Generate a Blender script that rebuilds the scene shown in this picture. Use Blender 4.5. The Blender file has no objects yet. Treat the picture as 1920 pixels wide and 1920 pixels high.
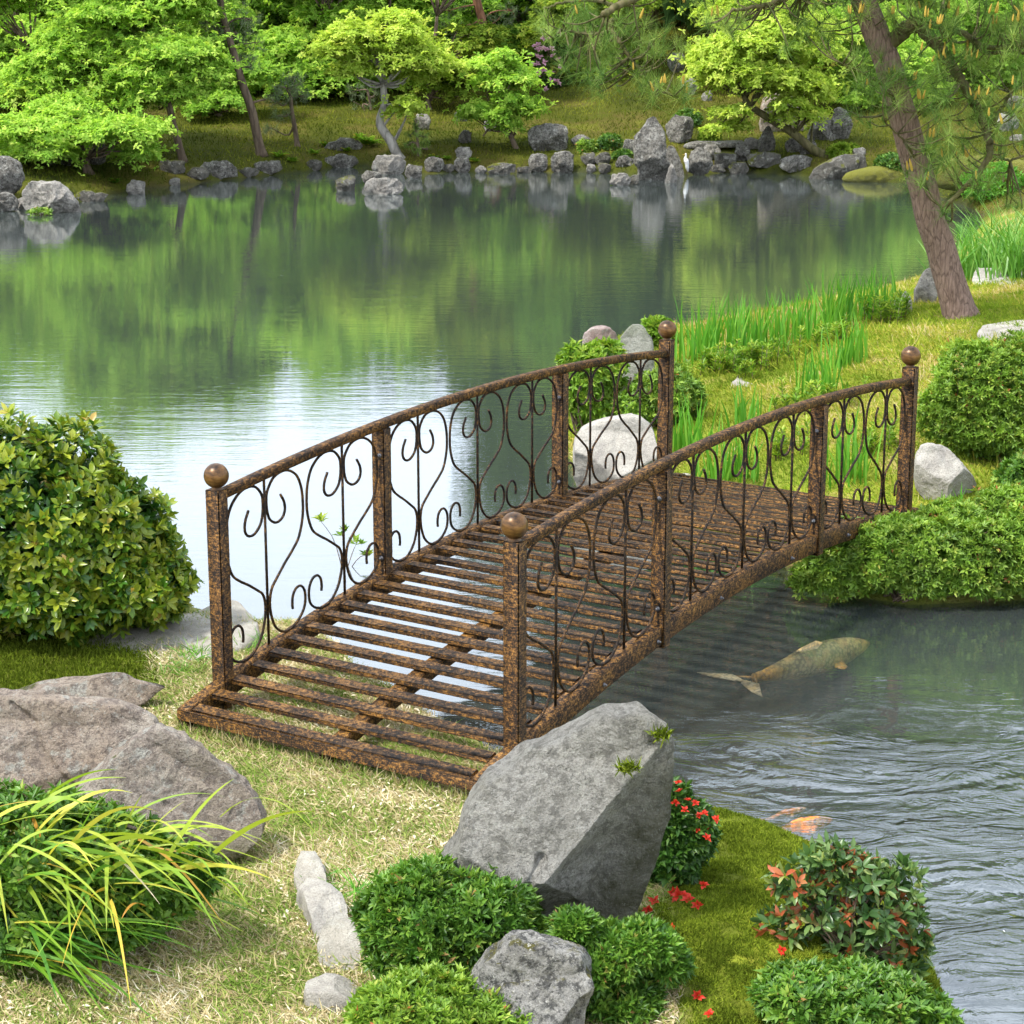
import bpy, math, random
import numpy as np
R = np.random.default_rng(7)
random.seed(7)
scene = bpy.context.scene
COL = scene.collection
PI = math.pi

# ------------------------------------------------------------------ camera model (fitted to the bridge)
FPX, PITCH, HC = 4076.0, math.radians(15.16), 2.614
CP, SP = math.cos(PITCH), math.sin(PITCH)

def ray(px, py):
    x = (px - 960) / FPX; y = (960 - py) / FPX
    return np.array([x, CP + y * SP, -SP + y * CP])        # forward depth 1

def P(px, py, z=0.0):
    d = ray(px, py); t = (z - HC) / d[2]
    return np.array([0, 0, HC]) + d * t

def PY(px, py, Y):
    d = ray(px, py)
    return np.array([0, 0, HC]) + d * (Y / d[1])

def topix(x, y, z):
    d = y * CP - (z - HC) * SP
    u = y * SP + (z - HC) * CP
    return 960 + FPX * x / d, 960 - FPX * u / d

# ------------------------------------------------------------------ numpy noise
def _hash(i, j, k, s):
    n = (i * 374761393 + j * 668265263 + k * 2147483647 + s * 974634777) & 0xffffffff
    n = ((n ^ (n >> 13)) * 1274126177) & 0xffffffff
    n = n ^ (n >> 16)
    return (n & 0xffff) / 32767.5 - 1.0

def vnoise(p, s=0):
    p = np.asarray(p, float)
    i = np.floor(p).astype(np.int64); f = p - i
    f = f * f * (3 - 2 * f)
    out = 0
    for a in (0, 1):
        for b in (0, 1):
            for c in (0, 1):
                w = (f[:, 0] if a else 1 - f[:, 0]) * (f[:, 1] if b else 1 - f[:, 1]) * (f[:, 2] if c else 1 - f[:, 2])
                out = out + w * _hash(i[:, 0] + a, i[:, 1] + b, i[:, 2] + c, s)
    return out

def fbm(p, s=0, o=4):
    r = 0; a = 1.0; t = 0
    for k in range(o):
        r = r + a * vnoise(np.asarray(p) * 2.0 ** k, s + k * 17); t += a; a *= .5
    return r / t

# ------------------------------------------------------------------ the pond outline (points on the water level, tagged by bank)
WATER = [(-700, 400, 'F'), (-200, 396, 'F'), (0, 390, 'F'), (150, 380, 'F'), (250, 356, 'F'), (420, 338, 'F'), (560, 324, 'F'), (615, 318, 'F'),
         (640, 309, 'F'), (685, 309, 'F'), (700, 322, 'F'), (760, 327, 'F'), (900, 323, 'F'), (1000, 322, 'F'), (1150, 326, 'F'), (1200, 330, 'F'),
         (1300, 326, 'F'), (1400, 324, 'F'), (1520, 332, 'F'), (1600, 338, 'F'), (1700, 345, 'F'), (1760, 372, 'F'), (1830, 395, 'F'),
         (1840, 420, 'R'), (1800, 470, 'R'), (1740, 520, 'R'), (1690, 545, 'R'), (1600, 572, 'R'), (1500, 592, 'R'), (1350, 618, 'R'), (1250, 645, 'R'),
         (1130, 655, 'R'), (1060, 690, 'R'), (1045, 760, 'R'), (1060, 840, 'R'), (1085, 912, 'R'), (1170, 950, 'R'), (1320, 1000, 'R'),
         (1470, 1060, 'R'), (1560, 1110, 'R'), (1700, 1135, 'R'), (1920, 1125, 'R'), (2150, 1090, 'R'), (2700, 1100, 'R'),
         (3000, 1500, 'N'), (2300, 2100, 'N'), (1900, 2080, 'N'), (1795, 1930, 'N'), (1745, 1810, 'N'), (1690, 1695, 'N'), (1560, 1616, 'N'), (1450, 1566, 'N'),
         (1340, 1532, 'N'), (1260, 1470, 'N'), (1150, 1410, 'N'), (1040, 1420, 'N'), (960, 1440, 'N'), (860, 1388, 'N'), (780, 1326, 'N'), (690, 1276, 'N'), (640, 1222, 'N'), (600, 1192, 'N'),
         (480, 1194, 'N'), (400, 1165, 'N'), (330, 1150, 'N'), (250, 1130, 'N'), (100, 1100, 'N'), (-300, 1040, 'N'), (-1200, 900, 'N'), (-2500, 700, 'N')]
WP = np.array([P(a, b, 0)[:2] for a, b, c in WATER]); WT = [c for a, b, c in WATER]

def shore(x, y):
    """signed distance to the waterline (land positive) and distance to each bank"""
    p = np.stack([x, y], 1); n = len(WP)
    dk = {k: np.full(len(p), 1e9) for k in 'FRN'}
    inside = np.zeros(len(p), bool)
    for i in range(n):
        a = WP[i]; b = WP[(i + 1) % n]
        ab = b - a; ap = p - a
        t = np.clip((ap @ ab) / (ab @ ab), 0, 1)
        d = np.hypot(ap[:, 0] - t * ab[0], ap[:, 1] - t * ab[1])
        if i != n - 1:
            dk[WT[i]] = np.minimum(dk[WT[i]], d)
        c = ((a[1] > p[:, 1]) != (b[1] > p[:, 1]))
        with np.errstate(divide='ignore', invalid='ignore'):
            xi = (b[0] - a[0]) * (p[:, 1] - a[1]) / (b[1] - a[1]) + a[0]
        inside ^= c & (p[:, 0] < xi)
    d = np.minimum(np.minimum(dk['F'], dk['R']), dk['N'])
    return np.where(inside, -d, d), dk

MOUND = P(1330, 1800, .15)
def height(x, y, full=False):
    x = np.atleast_1d(np.asarray(x, float)); y = np.atleast_1d(np.asarray(y, float))
    sd, dk = shore(x, y)
    w = {k: 1 / (dk[k] ** 5 + 1e-4) for k in 'FRN'}
    s = w['F'] + w['R'] + w['N']
    for k in w: w[k] = w[k] / s
    L = np.maximum(sd, 0)
    P3 = np.stack([x, y, 0 * x], 1)
    n1 = fbm(P3 * .5, 3, 3); n2 = fbm(P3 * 2.3, 9, 4)
    zN = .10 * (1 - np.exp(-L / .07)) + .012 * L + .012 * n2 * np.minimum(1, L * 4)
    m = np.hypot(x - MOUND[0], (y - MOUND[1]))
    zN = zN + .10 * np.exp(-(m / .55) ** 2) * np.minimum(1, L * 3)
    zR = .07 * (1 - np.exp(-L / .08)) + .62 * (1 - np.exp(-.42 * L)) + .05 * n2 * np.minimum(1, L * 1.5)
    px = 960 + FPX * x / np.maximum(y * CP + HC * SP, .1)
    sl = .080 + .035 * np.clip((px - 850) / 350, 0, 1)
    zF = .16 * (1 - np.exp(-L / .25)) + sl * L + .012 * L * L * np.clip((L - 6) / 10, 0, 1) * .6 + .12 * n1 * np.minimum(1, L * .5) + .03 * n2 * np.minimum(1, L)
    zF = np.minimum(zF, 5 + .05 * L)
    z = w['F'] * zF + w['R'] * zR + w['N'] * zN
    zb = -.55 * (1 - np.exp(sd / .35))
    z = np.where(sd > 0, z + .004, zb + .0)
    if full: return z, sd, w
    return z

def H(x, y): return float(height(x, y)[0])

def G(px, py):
    """point of the ground (or water) seen at a pixel"""
    d = ray(px, py)
    t = np.linspace(3.2, 90, 2600)
    X = d[0] * t; Y = d[1] * t; Z = HC + d[2] * t
    h = np.maximum(height(X, Y), 0)
    k = np.argmax(Z < h)
    if not (Z < h).any(): k = len(t) - 1
    return np.array([X[k], Y[k], h[k]])

# ------------------------------------------------------------------ objects
def tag(o, label=None, cat=None, group=None, kind=None):
    if label: o['label'] = label
    if cat: o['category'] = cat
    if group: o['group'] = group
    if kind: o['kind'] = kind
    return o

def empty(name, loc, label, cat, group=None):
    o = bpy.data.objects.new(name, None); COL.objects.link(o)
    o.location = [float(v) for v in loc]; o.empty_display_size = .1
    return tag(o, label, cat, group)

def mk(name, V, F, mat, parent=None, origin=None, rnd=None, smooth=False, attrs=None):
    V = np.asarray(V, np.float64).reshape(-1, 3)
    if parent is not None:
        off = np.array(parent.location)
        if parent.parent is not None: off = off + np.array(parent.parent.location)
    else:
        off = np.zeros(3) if origin is None else np.asarray(origin, float)
    loc = np.zeros(3)
    if parent is not None and origin is not None:
        loc = np.asarray(origin, float) - off; off = np.asarray(origin, float)
    V = V - off
    me = bpy.data.meshes.new(name)
    F = [np.asarray(f, np.int32) for f in (F if isinstance(F, list) else [F]) if len(f)]
    me.vertices.add(len(V)); me.vertices.foreach_set('co', V.astype(np.float32).ravel())
    li = np.concatenate([f.ravel() for f in F]); me.loops.add(len(li)); me.loops.foreach_set('vertex_index', li)
    st = []; o = 0
    for f in F:
        st.append(o + np.arange(len(f)) * f.shape[1]); o += f.size
    st = np.concatenate(st); me.polygons.add(len(st)); me.polygons.foreach_set('loop_start', st.astype(np.int32))
    me.update(calc_edges=True)
    if rnd is not None:
        a = me.attributes.new('rnd', 'FLOAT', 'FACE'); a.data.foreach_set('value', np.asarray(rnd, np.float32))
    for k, v in (attrs or {}).items():
        a = me.attributes.new(k, 'FLOAT', 'POINT'); a.data.foreach_set('value', np.asarray(v, np.float32))
    if smooth: me.polygons.foreach_set('use_smooth', np.ones(len(st), bool))
    me.materials.append(mat)
    me.validate()
    ob = bpy.data.objects.new(name, me); COL.objects.link(ob)
    if parent is not None: ob.parent = parent; ob.location = loc.tolist()
    else: ob.location = off.tolist()
    return ob

class MB:
    """collects vertices and faces"""
    def __init__(s): s.V = []; s.F3 = []; s.F4 = []; s.n = 0; s.r3 = []; s.r4 = []
    def add(s, V, F3=(), F4=(), r=0.0):
        V = np.asarray(V, float).reshape(-1, 3)
        if len(F3): f = np.asarray(F3) + s.n; s.F3.append(f); s.r3.append(np.broadcast_to(r, len(f)))
        if len(F4): f = np.asarray(F4) + s.n; s.F4.append(f); s.r4.append(np.broadcast_to(r, len(f)))
        s.V.append(V); s.n += len(V); return s
    def build(s, name, mat, parent=None, origin=None, smooth=False, rnd=False):
        F = []; r = []
        if s.F3: F.append(np.concatenate(s.F3)); r += s.r3
        if s.F4: F.append(np.concatenate(s.F4)); r += s.r4
        return mk(name, np.concatenate(s.V), F, mat, parent, origin, np.concatenate(r) if rnd else None, smooth)

def nrm(a): return a / (np.linalg.norm(a, axis=-1, keepdims=True) + 1e-12)

def tube(mb, pts, rad, n=10, cap=True, flat=None, r=0.0):
    pts = np.asarray(pts, float); m = len(pts); rad = np.broadcast_to(rad, m)
    T = nrm(np.gradient(pts, axis=0))
    up = np.array([0, 0, 1.]) if abs(T[0][2]) < .9 else np.array([1., 0, 0])
    A = nrm(np.cross(T[0], up)); rows = []
    for i in range(m):
        A = nrm(A - T[i] * (A @ T[i])); B = np.cross(T[i], A)
        t = np.arange(n) * 2 * PI / n
        rows.append(pts[i] + rad[i] * (np.cos(t)[:, None] * A + np.sin(t)[:, None] * B))
    V = np.concatenate(rows)
    F = []
    for i in range(m - 1):
        a = i * n + np.arange(n); b = i * n + (np.arange(n) + 1) % n
        F.append(np.stack([a, b, b + n, a + n], 1))
    F = np.concatenate(F); F3 = []
    if cap:
        V = np.concatenate([V, pts[:1], pts[-1:]])
        k = np.arange(n); k2 = (k + 1) % n
        F3 = np.concatenate([np.stack([k2, k, np.full(n, m * n)], 1), np.stack([(m - 1) * n + k, (m - 1) * n + k2, np.full(n, m * n + 1)], 1)])
    mb.add(V, F3, F, r)

def spline(pts, n):
    pts = np.asarray(pts, float); m = len(pts)
    q = np.vstack([2 * pts[0] - pts[1], pts, 2 * pts[-1] - pts[-2]])
    out = []
    for t in np.linspace(0, m - 1 - 1e-6, n):
        i = int(t); f = t - i; a, b, c, d = q[i:i + 4]
        out.append(.5 * (2 * b + (c - a) * f + (2 * a - 5 * b + 4 * c - d) * f * f + (3 * b - a - 3 * c + d) * f ** 3))
    return np.array(out)

def box(mb, c, ax, half, bev=0.0):
    """box with chamfered edges: centre, 3 axes (rows), half sizes"""
    c = np.asarray(c, float); ax = np.asarray(ax, float); h = np.asarray(half, float)
    b = min(bev, h.min() * .45)
    if b <= 0:
        s = np.array([[i, j, k] for i in (-1, 1) for j in (-1, 1) for k in (-1, 1)], float) * h
        mb.add(c + s @ ax, (), [[0, 1, 3, 2], [4, 6, 7, 5], [0, 4, 5, 1], [2, 3, 7, 6], [0, 2, 6, 4], [1, 5, 7, 3]]); return
    V = []; idx = {}
    for i in (-1, 1):
        for j in (-1, 1):
            for k in (-1, 1):
                for a in range(3):
                    v = np.array([i, j, k], float) * (h - b); v[a] = (i, j, k)[a] * h[a]
                    idx[(i, j, k, a)] = len(V); V.append(v)
    F4 = []; F3 = []
    for a in range(3):
        u, w = [q for q in range(3) if q != a]
        for s in (-1, 1):
            f = []
            for su, sw in ((-1, -1), (1, -1), (1, 1), (-1, 1)):
                k = [0, 0, 0]; k[a] = s; k[u] = su; k[w] = sw; f.append(idx[(*k, a)])
            F4.append(f)
    for a in range(3):                                      # edges along a
        u, w = [q for q in range(3) if q != a]
        for su in (-1, 1):
            for sw in (-1, 1):
                k = [0, 0, 0]; k[u] = su; k[w] = sw
                k1 = list(k); k1[a] = -1; k2 = list(k); k2[a] = 1
                F4.append([idx[(*k1, u)], idx[(*k2, u)], idx[(*k2, w)], idx[(*k1, w)]])
    for i in (-1, 1):
        for j in (-1, 1):
            for k in (-1, 1):
                F3.append([idx[(i, j, k, 0)], idx[(i, j, k, 1)], idx[(i, j, k, 2)]])
    mb.add(c + np.array(V) @ ax, F3, F4)

def uvsphere(mb, c, r, n=24, m=16, s=(1, 1, 1), rv=0.0):
    t = np.linspace(0, PI, m + 1); V = []
    for a in t:
        for k in range(n):
            V.append([math.sin(a) * math.cos(2 * PI * k / n), math.sin(a) * math.sin(2 * PI * k / n), math.cos(a)])
    F = [[i * n + k, (i + 1) * n + k, (i + 1) * n + (k + 1) % n, i * n + (k + 1) % n] for i in range(m) for k in range(n)]
    mb.add(np.asarray(c) + np.array(V) * r * np.array(s), (), F, rv)

# ------------------------------------------------------------------ materials
def srgb(*c):
    c = np.array(c) / 255.; return tuple(np.where(c <= .04045, c / 12.92, ((c + .055) / 1.055) ** 2.4)) + (1,)

class NT:
    def __init__(s, name):
        s.m = bpy.data.materials.new(name); s.m.use_nodes = True; s.t = s.m.node_tree
        s.t.nodes.clear(); s.out = s.t.nodes.new('ShaderNodeOutputMaterial')
    def n(s, typ, ins=None, **kw):
        nd = s.t.nodes.new(typ)
        for k, v in kw.items(): setattr(nd, k, v)
        for k, v in (ins or {}).items():
            if isinstance(v, bpy.types.NodeSocket): s.t.links.new(v, nd.inputs[k])
            else: nd.inputs[k].default_value = v
        return nd
    def link(s, a, b): s.t.links.new(a, b)
    def coord(s): return s.n('ShaderNodeTexCoord').outputs['Object']
    def pos(s): return s.n('ShaderNodeNewGeometry').outputs['Position']
    def mapping(s, vec, sc=(1, 1, 1), rot=(0, 0, 0), loc=(0, 0, 0)):
        return s.n('ShaderNodeMapping', {'Vector': vec, 'Scale': sc, 'Rotation': rot, 'Location': loc}).outputs[0]
    def noise(s, vec, sc, det=4, rough=.55, dist=0.0):
        return s.n('ShaderNodeTexNoise', {'Vector': vec, 'Scale': sc, 'Detail': det, 'Roughness': rough, 'Distortion': dist}).outputs['Fac']
    def ramp(s, fac, stops, interp='LINEAR'):
        r = s.n('ShaderNodeValToRGB', {'Fac': fac}); cr = r.color_ramp; cr.interpolation = interp
        while len(cr.elements) < len(stops): cr.elements.new(.5)
        for e, (p, c) in zip(cr.elements, stops): e.position = p; e.color = c if len(c) == 4 else (*c, 1)
        return r.outputs['Color']
    def mix(s, f, a, b, mode='MIX'):
        m = s.n('ShaderNodeMix', data_type='RGBA', blend_type=mode)
        for k, v in ((0, f), (6, a), (7, b)):
            if isinstance(v, bpy.types.NodeSocket): s.link(v, m.inputs[k])
            else: m.inputs[k].default_value = v if k == 0 or len(v) == 4 else (*v, 1)
        return m.outputs[2]
    def math(s, op, a, b=0.0, clamp=False):
        m = s.n('ShaderNodeMath', operation=op, use_clamp=clamp)
        for k, v in ((0, a), (1, b)):
            if isinstance(v, bpy.types.NodeSocket): s.link(v, m.inputs[k])
            else: m.inputs[k].default_value = v
        return m.outputs[0]
    def bump(s, h, st=.5, dist=.01, normal=None):
        b = s.n('ShaderNodeBump', {'Height': h, 'Strength': st, 'Distance': dist})
        if normal is not None: s.link(normal, b.inputs['Normal'])
        return b.outputs[0]
    def pbr(s, col, rough=.6, metal=0.0, normal=None, spec=.5):
        p = s.n('ShaderNodeBsdfPrincipled')
        for k, v in (('Base Color', col), ('Roughness', rough), ('Metallic', metal), ('Specular IOR Level', spec)):
            if isinstance(v, bpy.types.NodeSocket): s.link(v, p.inputs[k])
            else: p.inputs[k].default_value = v if not isinstance(v, tuple) or len(v) == 4 else (*v, 1)
        if normal is not None: s.link(normal, p.inputs['Normal'])
        return p.outputs[0]
    def done(s, sh): s.link(sh, s.out.inputs['Surface']); return s.m

def leafmat(name, stops, trans=.35, rough=.45, spec=.4, patch=0.0, gain=1.0, cheap=False):
    stops = [(p_, tuple(min(.9, v * gain) for v in c_)) for p_, c_ in stops]
    t = NT(name); a = t.n('ShaderNodeAttribute', attribute_name='rnd').outputs['Fac']
    c = t.ramp(a, stops)
    if patch:
        f = t.noise(t.pos(), patch, 2)
        hs = t.n('ShaderNodeHueSaturation', {'Color': c, 'Value': t.math('MULTIPLY_ADD', f, .7), 'Hue': .5})
        hs.inputs['Value'].default_value = 1
        mm = t.n('ShaderNodeMath', operation='MULTIPLY_ADD'); t.link(f, mm.inputs[0]); mm.inputs[1].default_value = 1.3; mm.inputs[2].default_value = .35
        t.link(mm.outputs[0], hs.inputs['Value']); c = hs.outputs[0]
    p = t.n('ShaderNodeBsdfDiffuse', {'Color': c}).outputs[0] if cheap else t.pbr(c, rough, spec=spec)
    tr = t.n('ShaderNodeBsdfTranslucent', {'Color': t.mix(1.0, c, (1.0, 1.0, .55, 1), 'MULTIPLY')}).outputs[0]
    return t.done(t.n('ShaderNodeMixShader', {0: trans, 1: p, 2: tr}).outputs[0])

def rockmat(name, base, dark, light, moss=.0, lich=.35, scale=6.0, bump=.6, tint=None, mosscol=(.09, .11, .015), stain=None, mott=0.0):
    t = NT(name); co = t.coord()
    wv = t.noise(co, scale, 8, .65, .4)
    c = t.ramp(wv, [(.3, dark), (.5, base), (.68, light)])
    big = t.noise(co, scale * .4, 3)
    if tint: c = t.mix(t.ramp(big, [(.42, (0, 0, 0)), (.6, (1, 1, 1))]), c, tint)
    sp = t.n('ShaderNodeTexVoronoi', {'Vector': t.mapping(co, (1, 1, 1)), 'Scale': scale * 7, 'Randomness': 1.0}).outputs['Distance']
    pit = t.ramp(sp, [(.0, (0, 0, 0)), (.16, (1, 1, 1))])
    pm = t.ramp(t.noise(co, scale * 2.2, 3), [(.55, (0, 0, 0)), (.62, (1, 1, 1))])
    c = t.mix(t.math('MULTIPLY', t.math('SUBTRACT', 1.0, pit), pm), c, tuple(v * .35 for v in dark[:3]))
    ln = t.noise(t.mapping(co, loc=(3, 7, 1)), scale * 1.7, 6, .7)
    c = t.mix(t.math('MULTIPLY', t.ramp(ln, [(.56, (0, 0, 0)), (.62, (1, 1, 1))]), lich), c, (.52, .51, .45, 1))
    if moss:
        nz = t.n('ShaderNodeSeparateXYZ', {0: t.n('ShaderNodeNewGeometry').outputs['Normal']}).outputs[2]
        f = t.math('ADD', t.math('MULTIPLY', nz, .25), t.noise(t.mapping(co, loc=(9, 1, 4)), scale * .8, 5, .65))
        mm = t.ramp(f, [(.86 - moss * .4, (0, 0, 0)), (.93 - moss * .4, (1, 1, 1))])
        mc = t.mix(t.noise(co, scale * 12, 3), tuple(v * .5 for v in mosscol), tuple(v * 1.5 for v in mosscol))
        c = t.mix(mm, c, mc)
    if mott:
        m1 = t.noise(t.mapping(co, loc=(2, 5, 8)), scale * 5, 6, .75)
        c = t.mix(t.math('MULTIPLY', t.ramp(m1, [(.42, (1, 1, 1)), (.52, (0, 0, 0))]), mott), c, tuple(v * .55 for v in dark[:3]))
        m2 = t.noise(t.mapping(co, loc=(7, 2, 3)), scale * 9, 4, .7)
        c = t.mix(t.math('MULTIPLY', t.ramp(m2, [(.60, (0, 0, 0)), (.66, (1, 1, 1))]), mott), c, (.56, .55, .50, 1))
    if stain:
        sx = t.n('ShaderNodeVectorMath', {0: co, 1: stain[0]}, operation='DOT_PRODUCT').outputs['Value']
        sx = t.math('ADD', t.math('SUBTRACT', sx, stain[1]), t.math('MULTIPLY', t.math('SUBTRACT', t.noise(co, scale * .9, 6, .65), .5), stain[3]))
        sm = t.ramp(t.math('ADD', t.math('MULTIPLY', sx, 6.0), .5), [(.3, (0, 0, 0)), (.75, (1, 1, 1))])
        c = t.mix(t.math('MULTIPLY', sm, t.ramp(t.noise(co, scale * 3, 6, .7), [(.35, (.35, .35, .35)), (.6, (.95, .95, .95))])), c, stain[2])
    hgt = t.math('ADD', t.noise(co, scale * 2, 10, .7, .3), t.math('MULTIPLY', pit, .12))
    fine = t.noise(co, scale * 18, 5, .7)
    hgt = t.math('ADD', hgt, t.math('MULTIPLY', fine, .30))
    c = t.mix(t.math('MULTIPLY', t.ramp(t.noise(co, scale * 30, 4, .75), [(.40, (1, 1, 1)), (.52, (0, 0, 0))]), .45), c, tuple(v * .5 for v in dark[:3]))
    c = t.mix(t.math('MULTIPLY', t.ramp(t.noise(t.mapping(co, loc=(4, 4, 4)), scale * 26, 4, .75), [(.58, (0, 0, 0)), (.68, (1, 1, 1))]), .4), c, (.60, .59, .55, 1))
    return t.done(t.pbr(c, .88, normal=t.bump(hgt, bump, .35 / scale), spec=.25))

def barkmat(name, a, b, scale=10, stretch=.25, bump=.8, dist=.02):
    t = NT(name); co = t.coord()
    v = t.n('ShaderNodeTexVoronoi', {'Vector': t.mapping(t.n('ShaderNodeVectorMath', {0: co, 1: t.n('ShaderNodeVectorMath', {0: t.n('ShaderNodeTexNoise', {'Vector': co, 'Scale': scale * 1.2, 'Detail': 3.0}).outputs['Color'], 'Scale': .35 / scale}, operation='SCALE').outputs[0]}, operation='ADD').outputs[0], (1, 1, stretch)), 'Scale': scale}, feature='DISTANCE_TO_EDGE').outputs['Distance']
    n = t.noise(t.mapping(co, (1, 1, stretch)), scale * 2.2, 7, .7)
    c = t.ramp(n, [(.3, a), (.7, b)])
    c = t.mix(t.ramp(v, [(0, (.6, .6, .6)), (.10, (0, 0, 0))]), c, tuple(x * .35 for x in a[:3]))
    h = t.math('ADD', t.math('MINIMUM', v, .2), t.math('MULTIPLY', n, .4))
    return t.done(t.pbr(c, .9, normal=t.bump(h, bump, dist), spec=.2))

M = {}
# leaves
M['maple'] = leafmat('maple_leaf', [(0, (.14, .28, .04)), (.45, (.27, .44, .065)), (.8, (.39, .55, .10)), (1, (.50, .60, .14))], .5, .55, .25, gain=1.38, cheap=True)
M['maple2'] = leafmat('maple_leaf_yellow', [(0, (.22, .34, .045)), (.5, (.38, .50, .08)), (1, (.54, .60, .14))], .5, .55, .25, gain=1.38, cheap=True)
M['maple3'] = leafmat('maple_leaf_mid', [(0, (.11, .23, .035)), (.5, (.21, .37, .055)), (1, (.34, .49, .09))], .5, .55, .25, gain=1.38, cheap=True)
M['olive'] = leafmat('olive_leaf', [(0, (.10, .17, .02)), (.5, (.19, .29, .035)), (1, (.33, .38, .06))], .4, .55, .25, gain=1.2, cheap=True)
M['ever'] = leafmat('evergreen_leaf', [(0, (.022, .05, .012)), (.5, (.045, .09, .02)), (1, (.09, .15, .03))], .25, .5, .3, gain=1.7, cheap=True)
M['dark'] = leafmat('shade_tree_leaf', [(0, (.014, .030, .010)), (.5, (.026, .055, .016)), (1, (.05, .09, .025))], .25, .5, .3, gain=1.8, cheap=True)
M['needle'] = leafmat('pine_needle', [(0, (.07, .14, .04)), (.5, (.15, .26, .06)), (1, (.36, .46, .12))], .25, .5, .3, gain=1.1, cheap=True)
M['needlegrey'] = leafmat('grey_pine_needle', [(0, (.09, .14, .07)), (.5, (.17, .23, .12)), (1, (.30, .35, .20))], .25, .55, .3, gain=1.15, cheap=True)
M['camellia'] = leafmat('glossy_broad_leaf', [(0, (.022, .085, .012)), (.35, (.055, .16, .016)), (.55, (.16, .27, .022)), (.85, (.40, .45, .04)), (.985, (.50, .49, .08)), (1, (.52, .36, .09))], .3, .3, .5, gain=0.9)
M['azalea'] = leafmat('small_green_leaf', [(0, (.045, .13, .018)), (.5, (.11, .26, .028)), (.8, (.21, .38, .045)), (.97, (.34, .47, .08)), (1, (.40, .25, .08))], .32, .42, .4, gain=0.8, patch=7)
M['azalea2'] = leafmat('small_yellowgreen_leaf', [(0, (.08, .17, .018)), (.5, (.18, .32, .035)), (.85, (.31, .44, .06)), (.98, (.42, .44, .09)), (1, (.40, .14, .05))], .35, .45, .4, gain=1.05, patch=6)
M['limeleaf'] = leafmat('fresh_shoot_leaf', [(0, (.10, .22, .02)), (.5, (.22, .40, .035)), (1, (.42, .52, .07))], .4, .45, .35, gain=0.95)
M['redtip'] = leafmat('red_tipped_leaf', [(0, (.035, .09, .022)), (.4, (.09, .18, .045)), (.7, (.20, .30, .09)), (.80, (.34, .40, .12)), (.83, (.42, .10, .04)), (1, (.50, .16, .06))], .3, .35, .5)
M['flowerleaf'] = leafmat('flower_shrub_leaf', [(0, (.02, .07, .012)), (.6, (.06, .16, .02)), (1, (.18, .32, .05))], .3, .4, .4, gain=0.9)
M['iris'] = leafmat('iris_blade', [(0, (.07, .24, .02)), (.5, (.13, .38, .03)), (1, (.26, .50, .06))], .4, .4, .4)
M['rush'] = leafmat('rush_blade', [(0, (.07, .22, .025)), (.6, (.17, .40, .05)), (1, (.42, .58, .22))], .4, .4, .4)
M['strap'] = leafmat('strap_leaf', [(0, (.06, .20, .03)), (.35, (.18, .36, .03)), (.7, (.40, .50, .05)), (.86, (.60, .56, .08)), (.94, (.60, .30, .05)), (1, (.72, .66, .48))], .38, .4, .4)
M['grass'] = leafmat('mown_grass_and_straw', [(0, (.10, .18, .025)), (.28, (.22, .32, .06)), (.44, (.36, .37, .12)), (.52, (.36, .27, .15)), (.66, (.52, .43, .23)), (.85, (.64, .55, .34)), (1, (.86, .78, .62))], .25, .6, .25, gain=1.0, cheap=True)
M['mossblade'] = leafmat('moss_tuft', [(0, (.06, .085, .009)), (.4, (.135, .19, .018)), (.75, (.27, .335, .032)), (1, (.43, .41, .06))], .25, .7, .15, patch=2.2, gain=1.0, cheap=True)
M['bankgrass'] = leafmat('bank_moss_and_grass', [(0, (.14, .22, .022)), (.4, (.27, .37, .035)), (.7, (.42, .43, .06)), (.9, (.54, .42, .11)), (1, (.66, .54, .30))], .25, .7, .15, patch=1.6, gain=1.0, cheap=True)
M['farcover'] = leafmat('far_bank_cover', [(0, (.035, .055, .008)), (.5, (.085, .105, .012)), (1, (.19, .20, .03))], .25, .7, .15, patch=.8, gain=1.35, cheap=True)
M['fern'] = leafmat('fern_leaf', [(0, (.10, .24, .025)), (.6, (.22, .40, .04)), (.85, (.40, .45, .06)), (1, (.58, .26, .05))], .4, .5, .25, gain=1.0, cheap=True)
M['red'] = leafmat('red_petal', [(0, (.55, .02, .015)), (1, (.75, .07, .03))], .25, .45, .3)
M['pink'] = leafmat('pink_petal', [(0, (.55, .25, .38)), (1, (.75, .48, .58))], .25, .5, .3)
M['candle'] = leafmat('pollen_candle', [(0, (.50, .34, .06)), (1, (.72, .52, .13))], .1, .7, .2)
# bark
M['pinebark'] = barkmat('red_pine_bark', (.125, .080, .062), (.33, .23, .185), 40, .18, 1.0, .012)
M['farbark'] = barkmat('far_bark', (.12, .085, .06), (.24, .18, .13), 9, .2, .6, .01)
M['redbark'] = barkmat('far_red_bark', (.22, .10, .06), (.34, .18, .11), 9, .2, .6, .01)
M['whitebark'] = barkmat('pale_lichen_bark', (.28, .25, .22), (.50, .47, .42), 9, .3, .6, .01)
M['mossbark'] = barkmat('mossy_bark', (.07, .075, .02), (.16, .13, .07), 9, .2, .7, .01)
M['twig'] = barkmat('twig', (.13, .09, .055), (.28, .21, .15), 30, .2, .3, .004)
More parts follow.
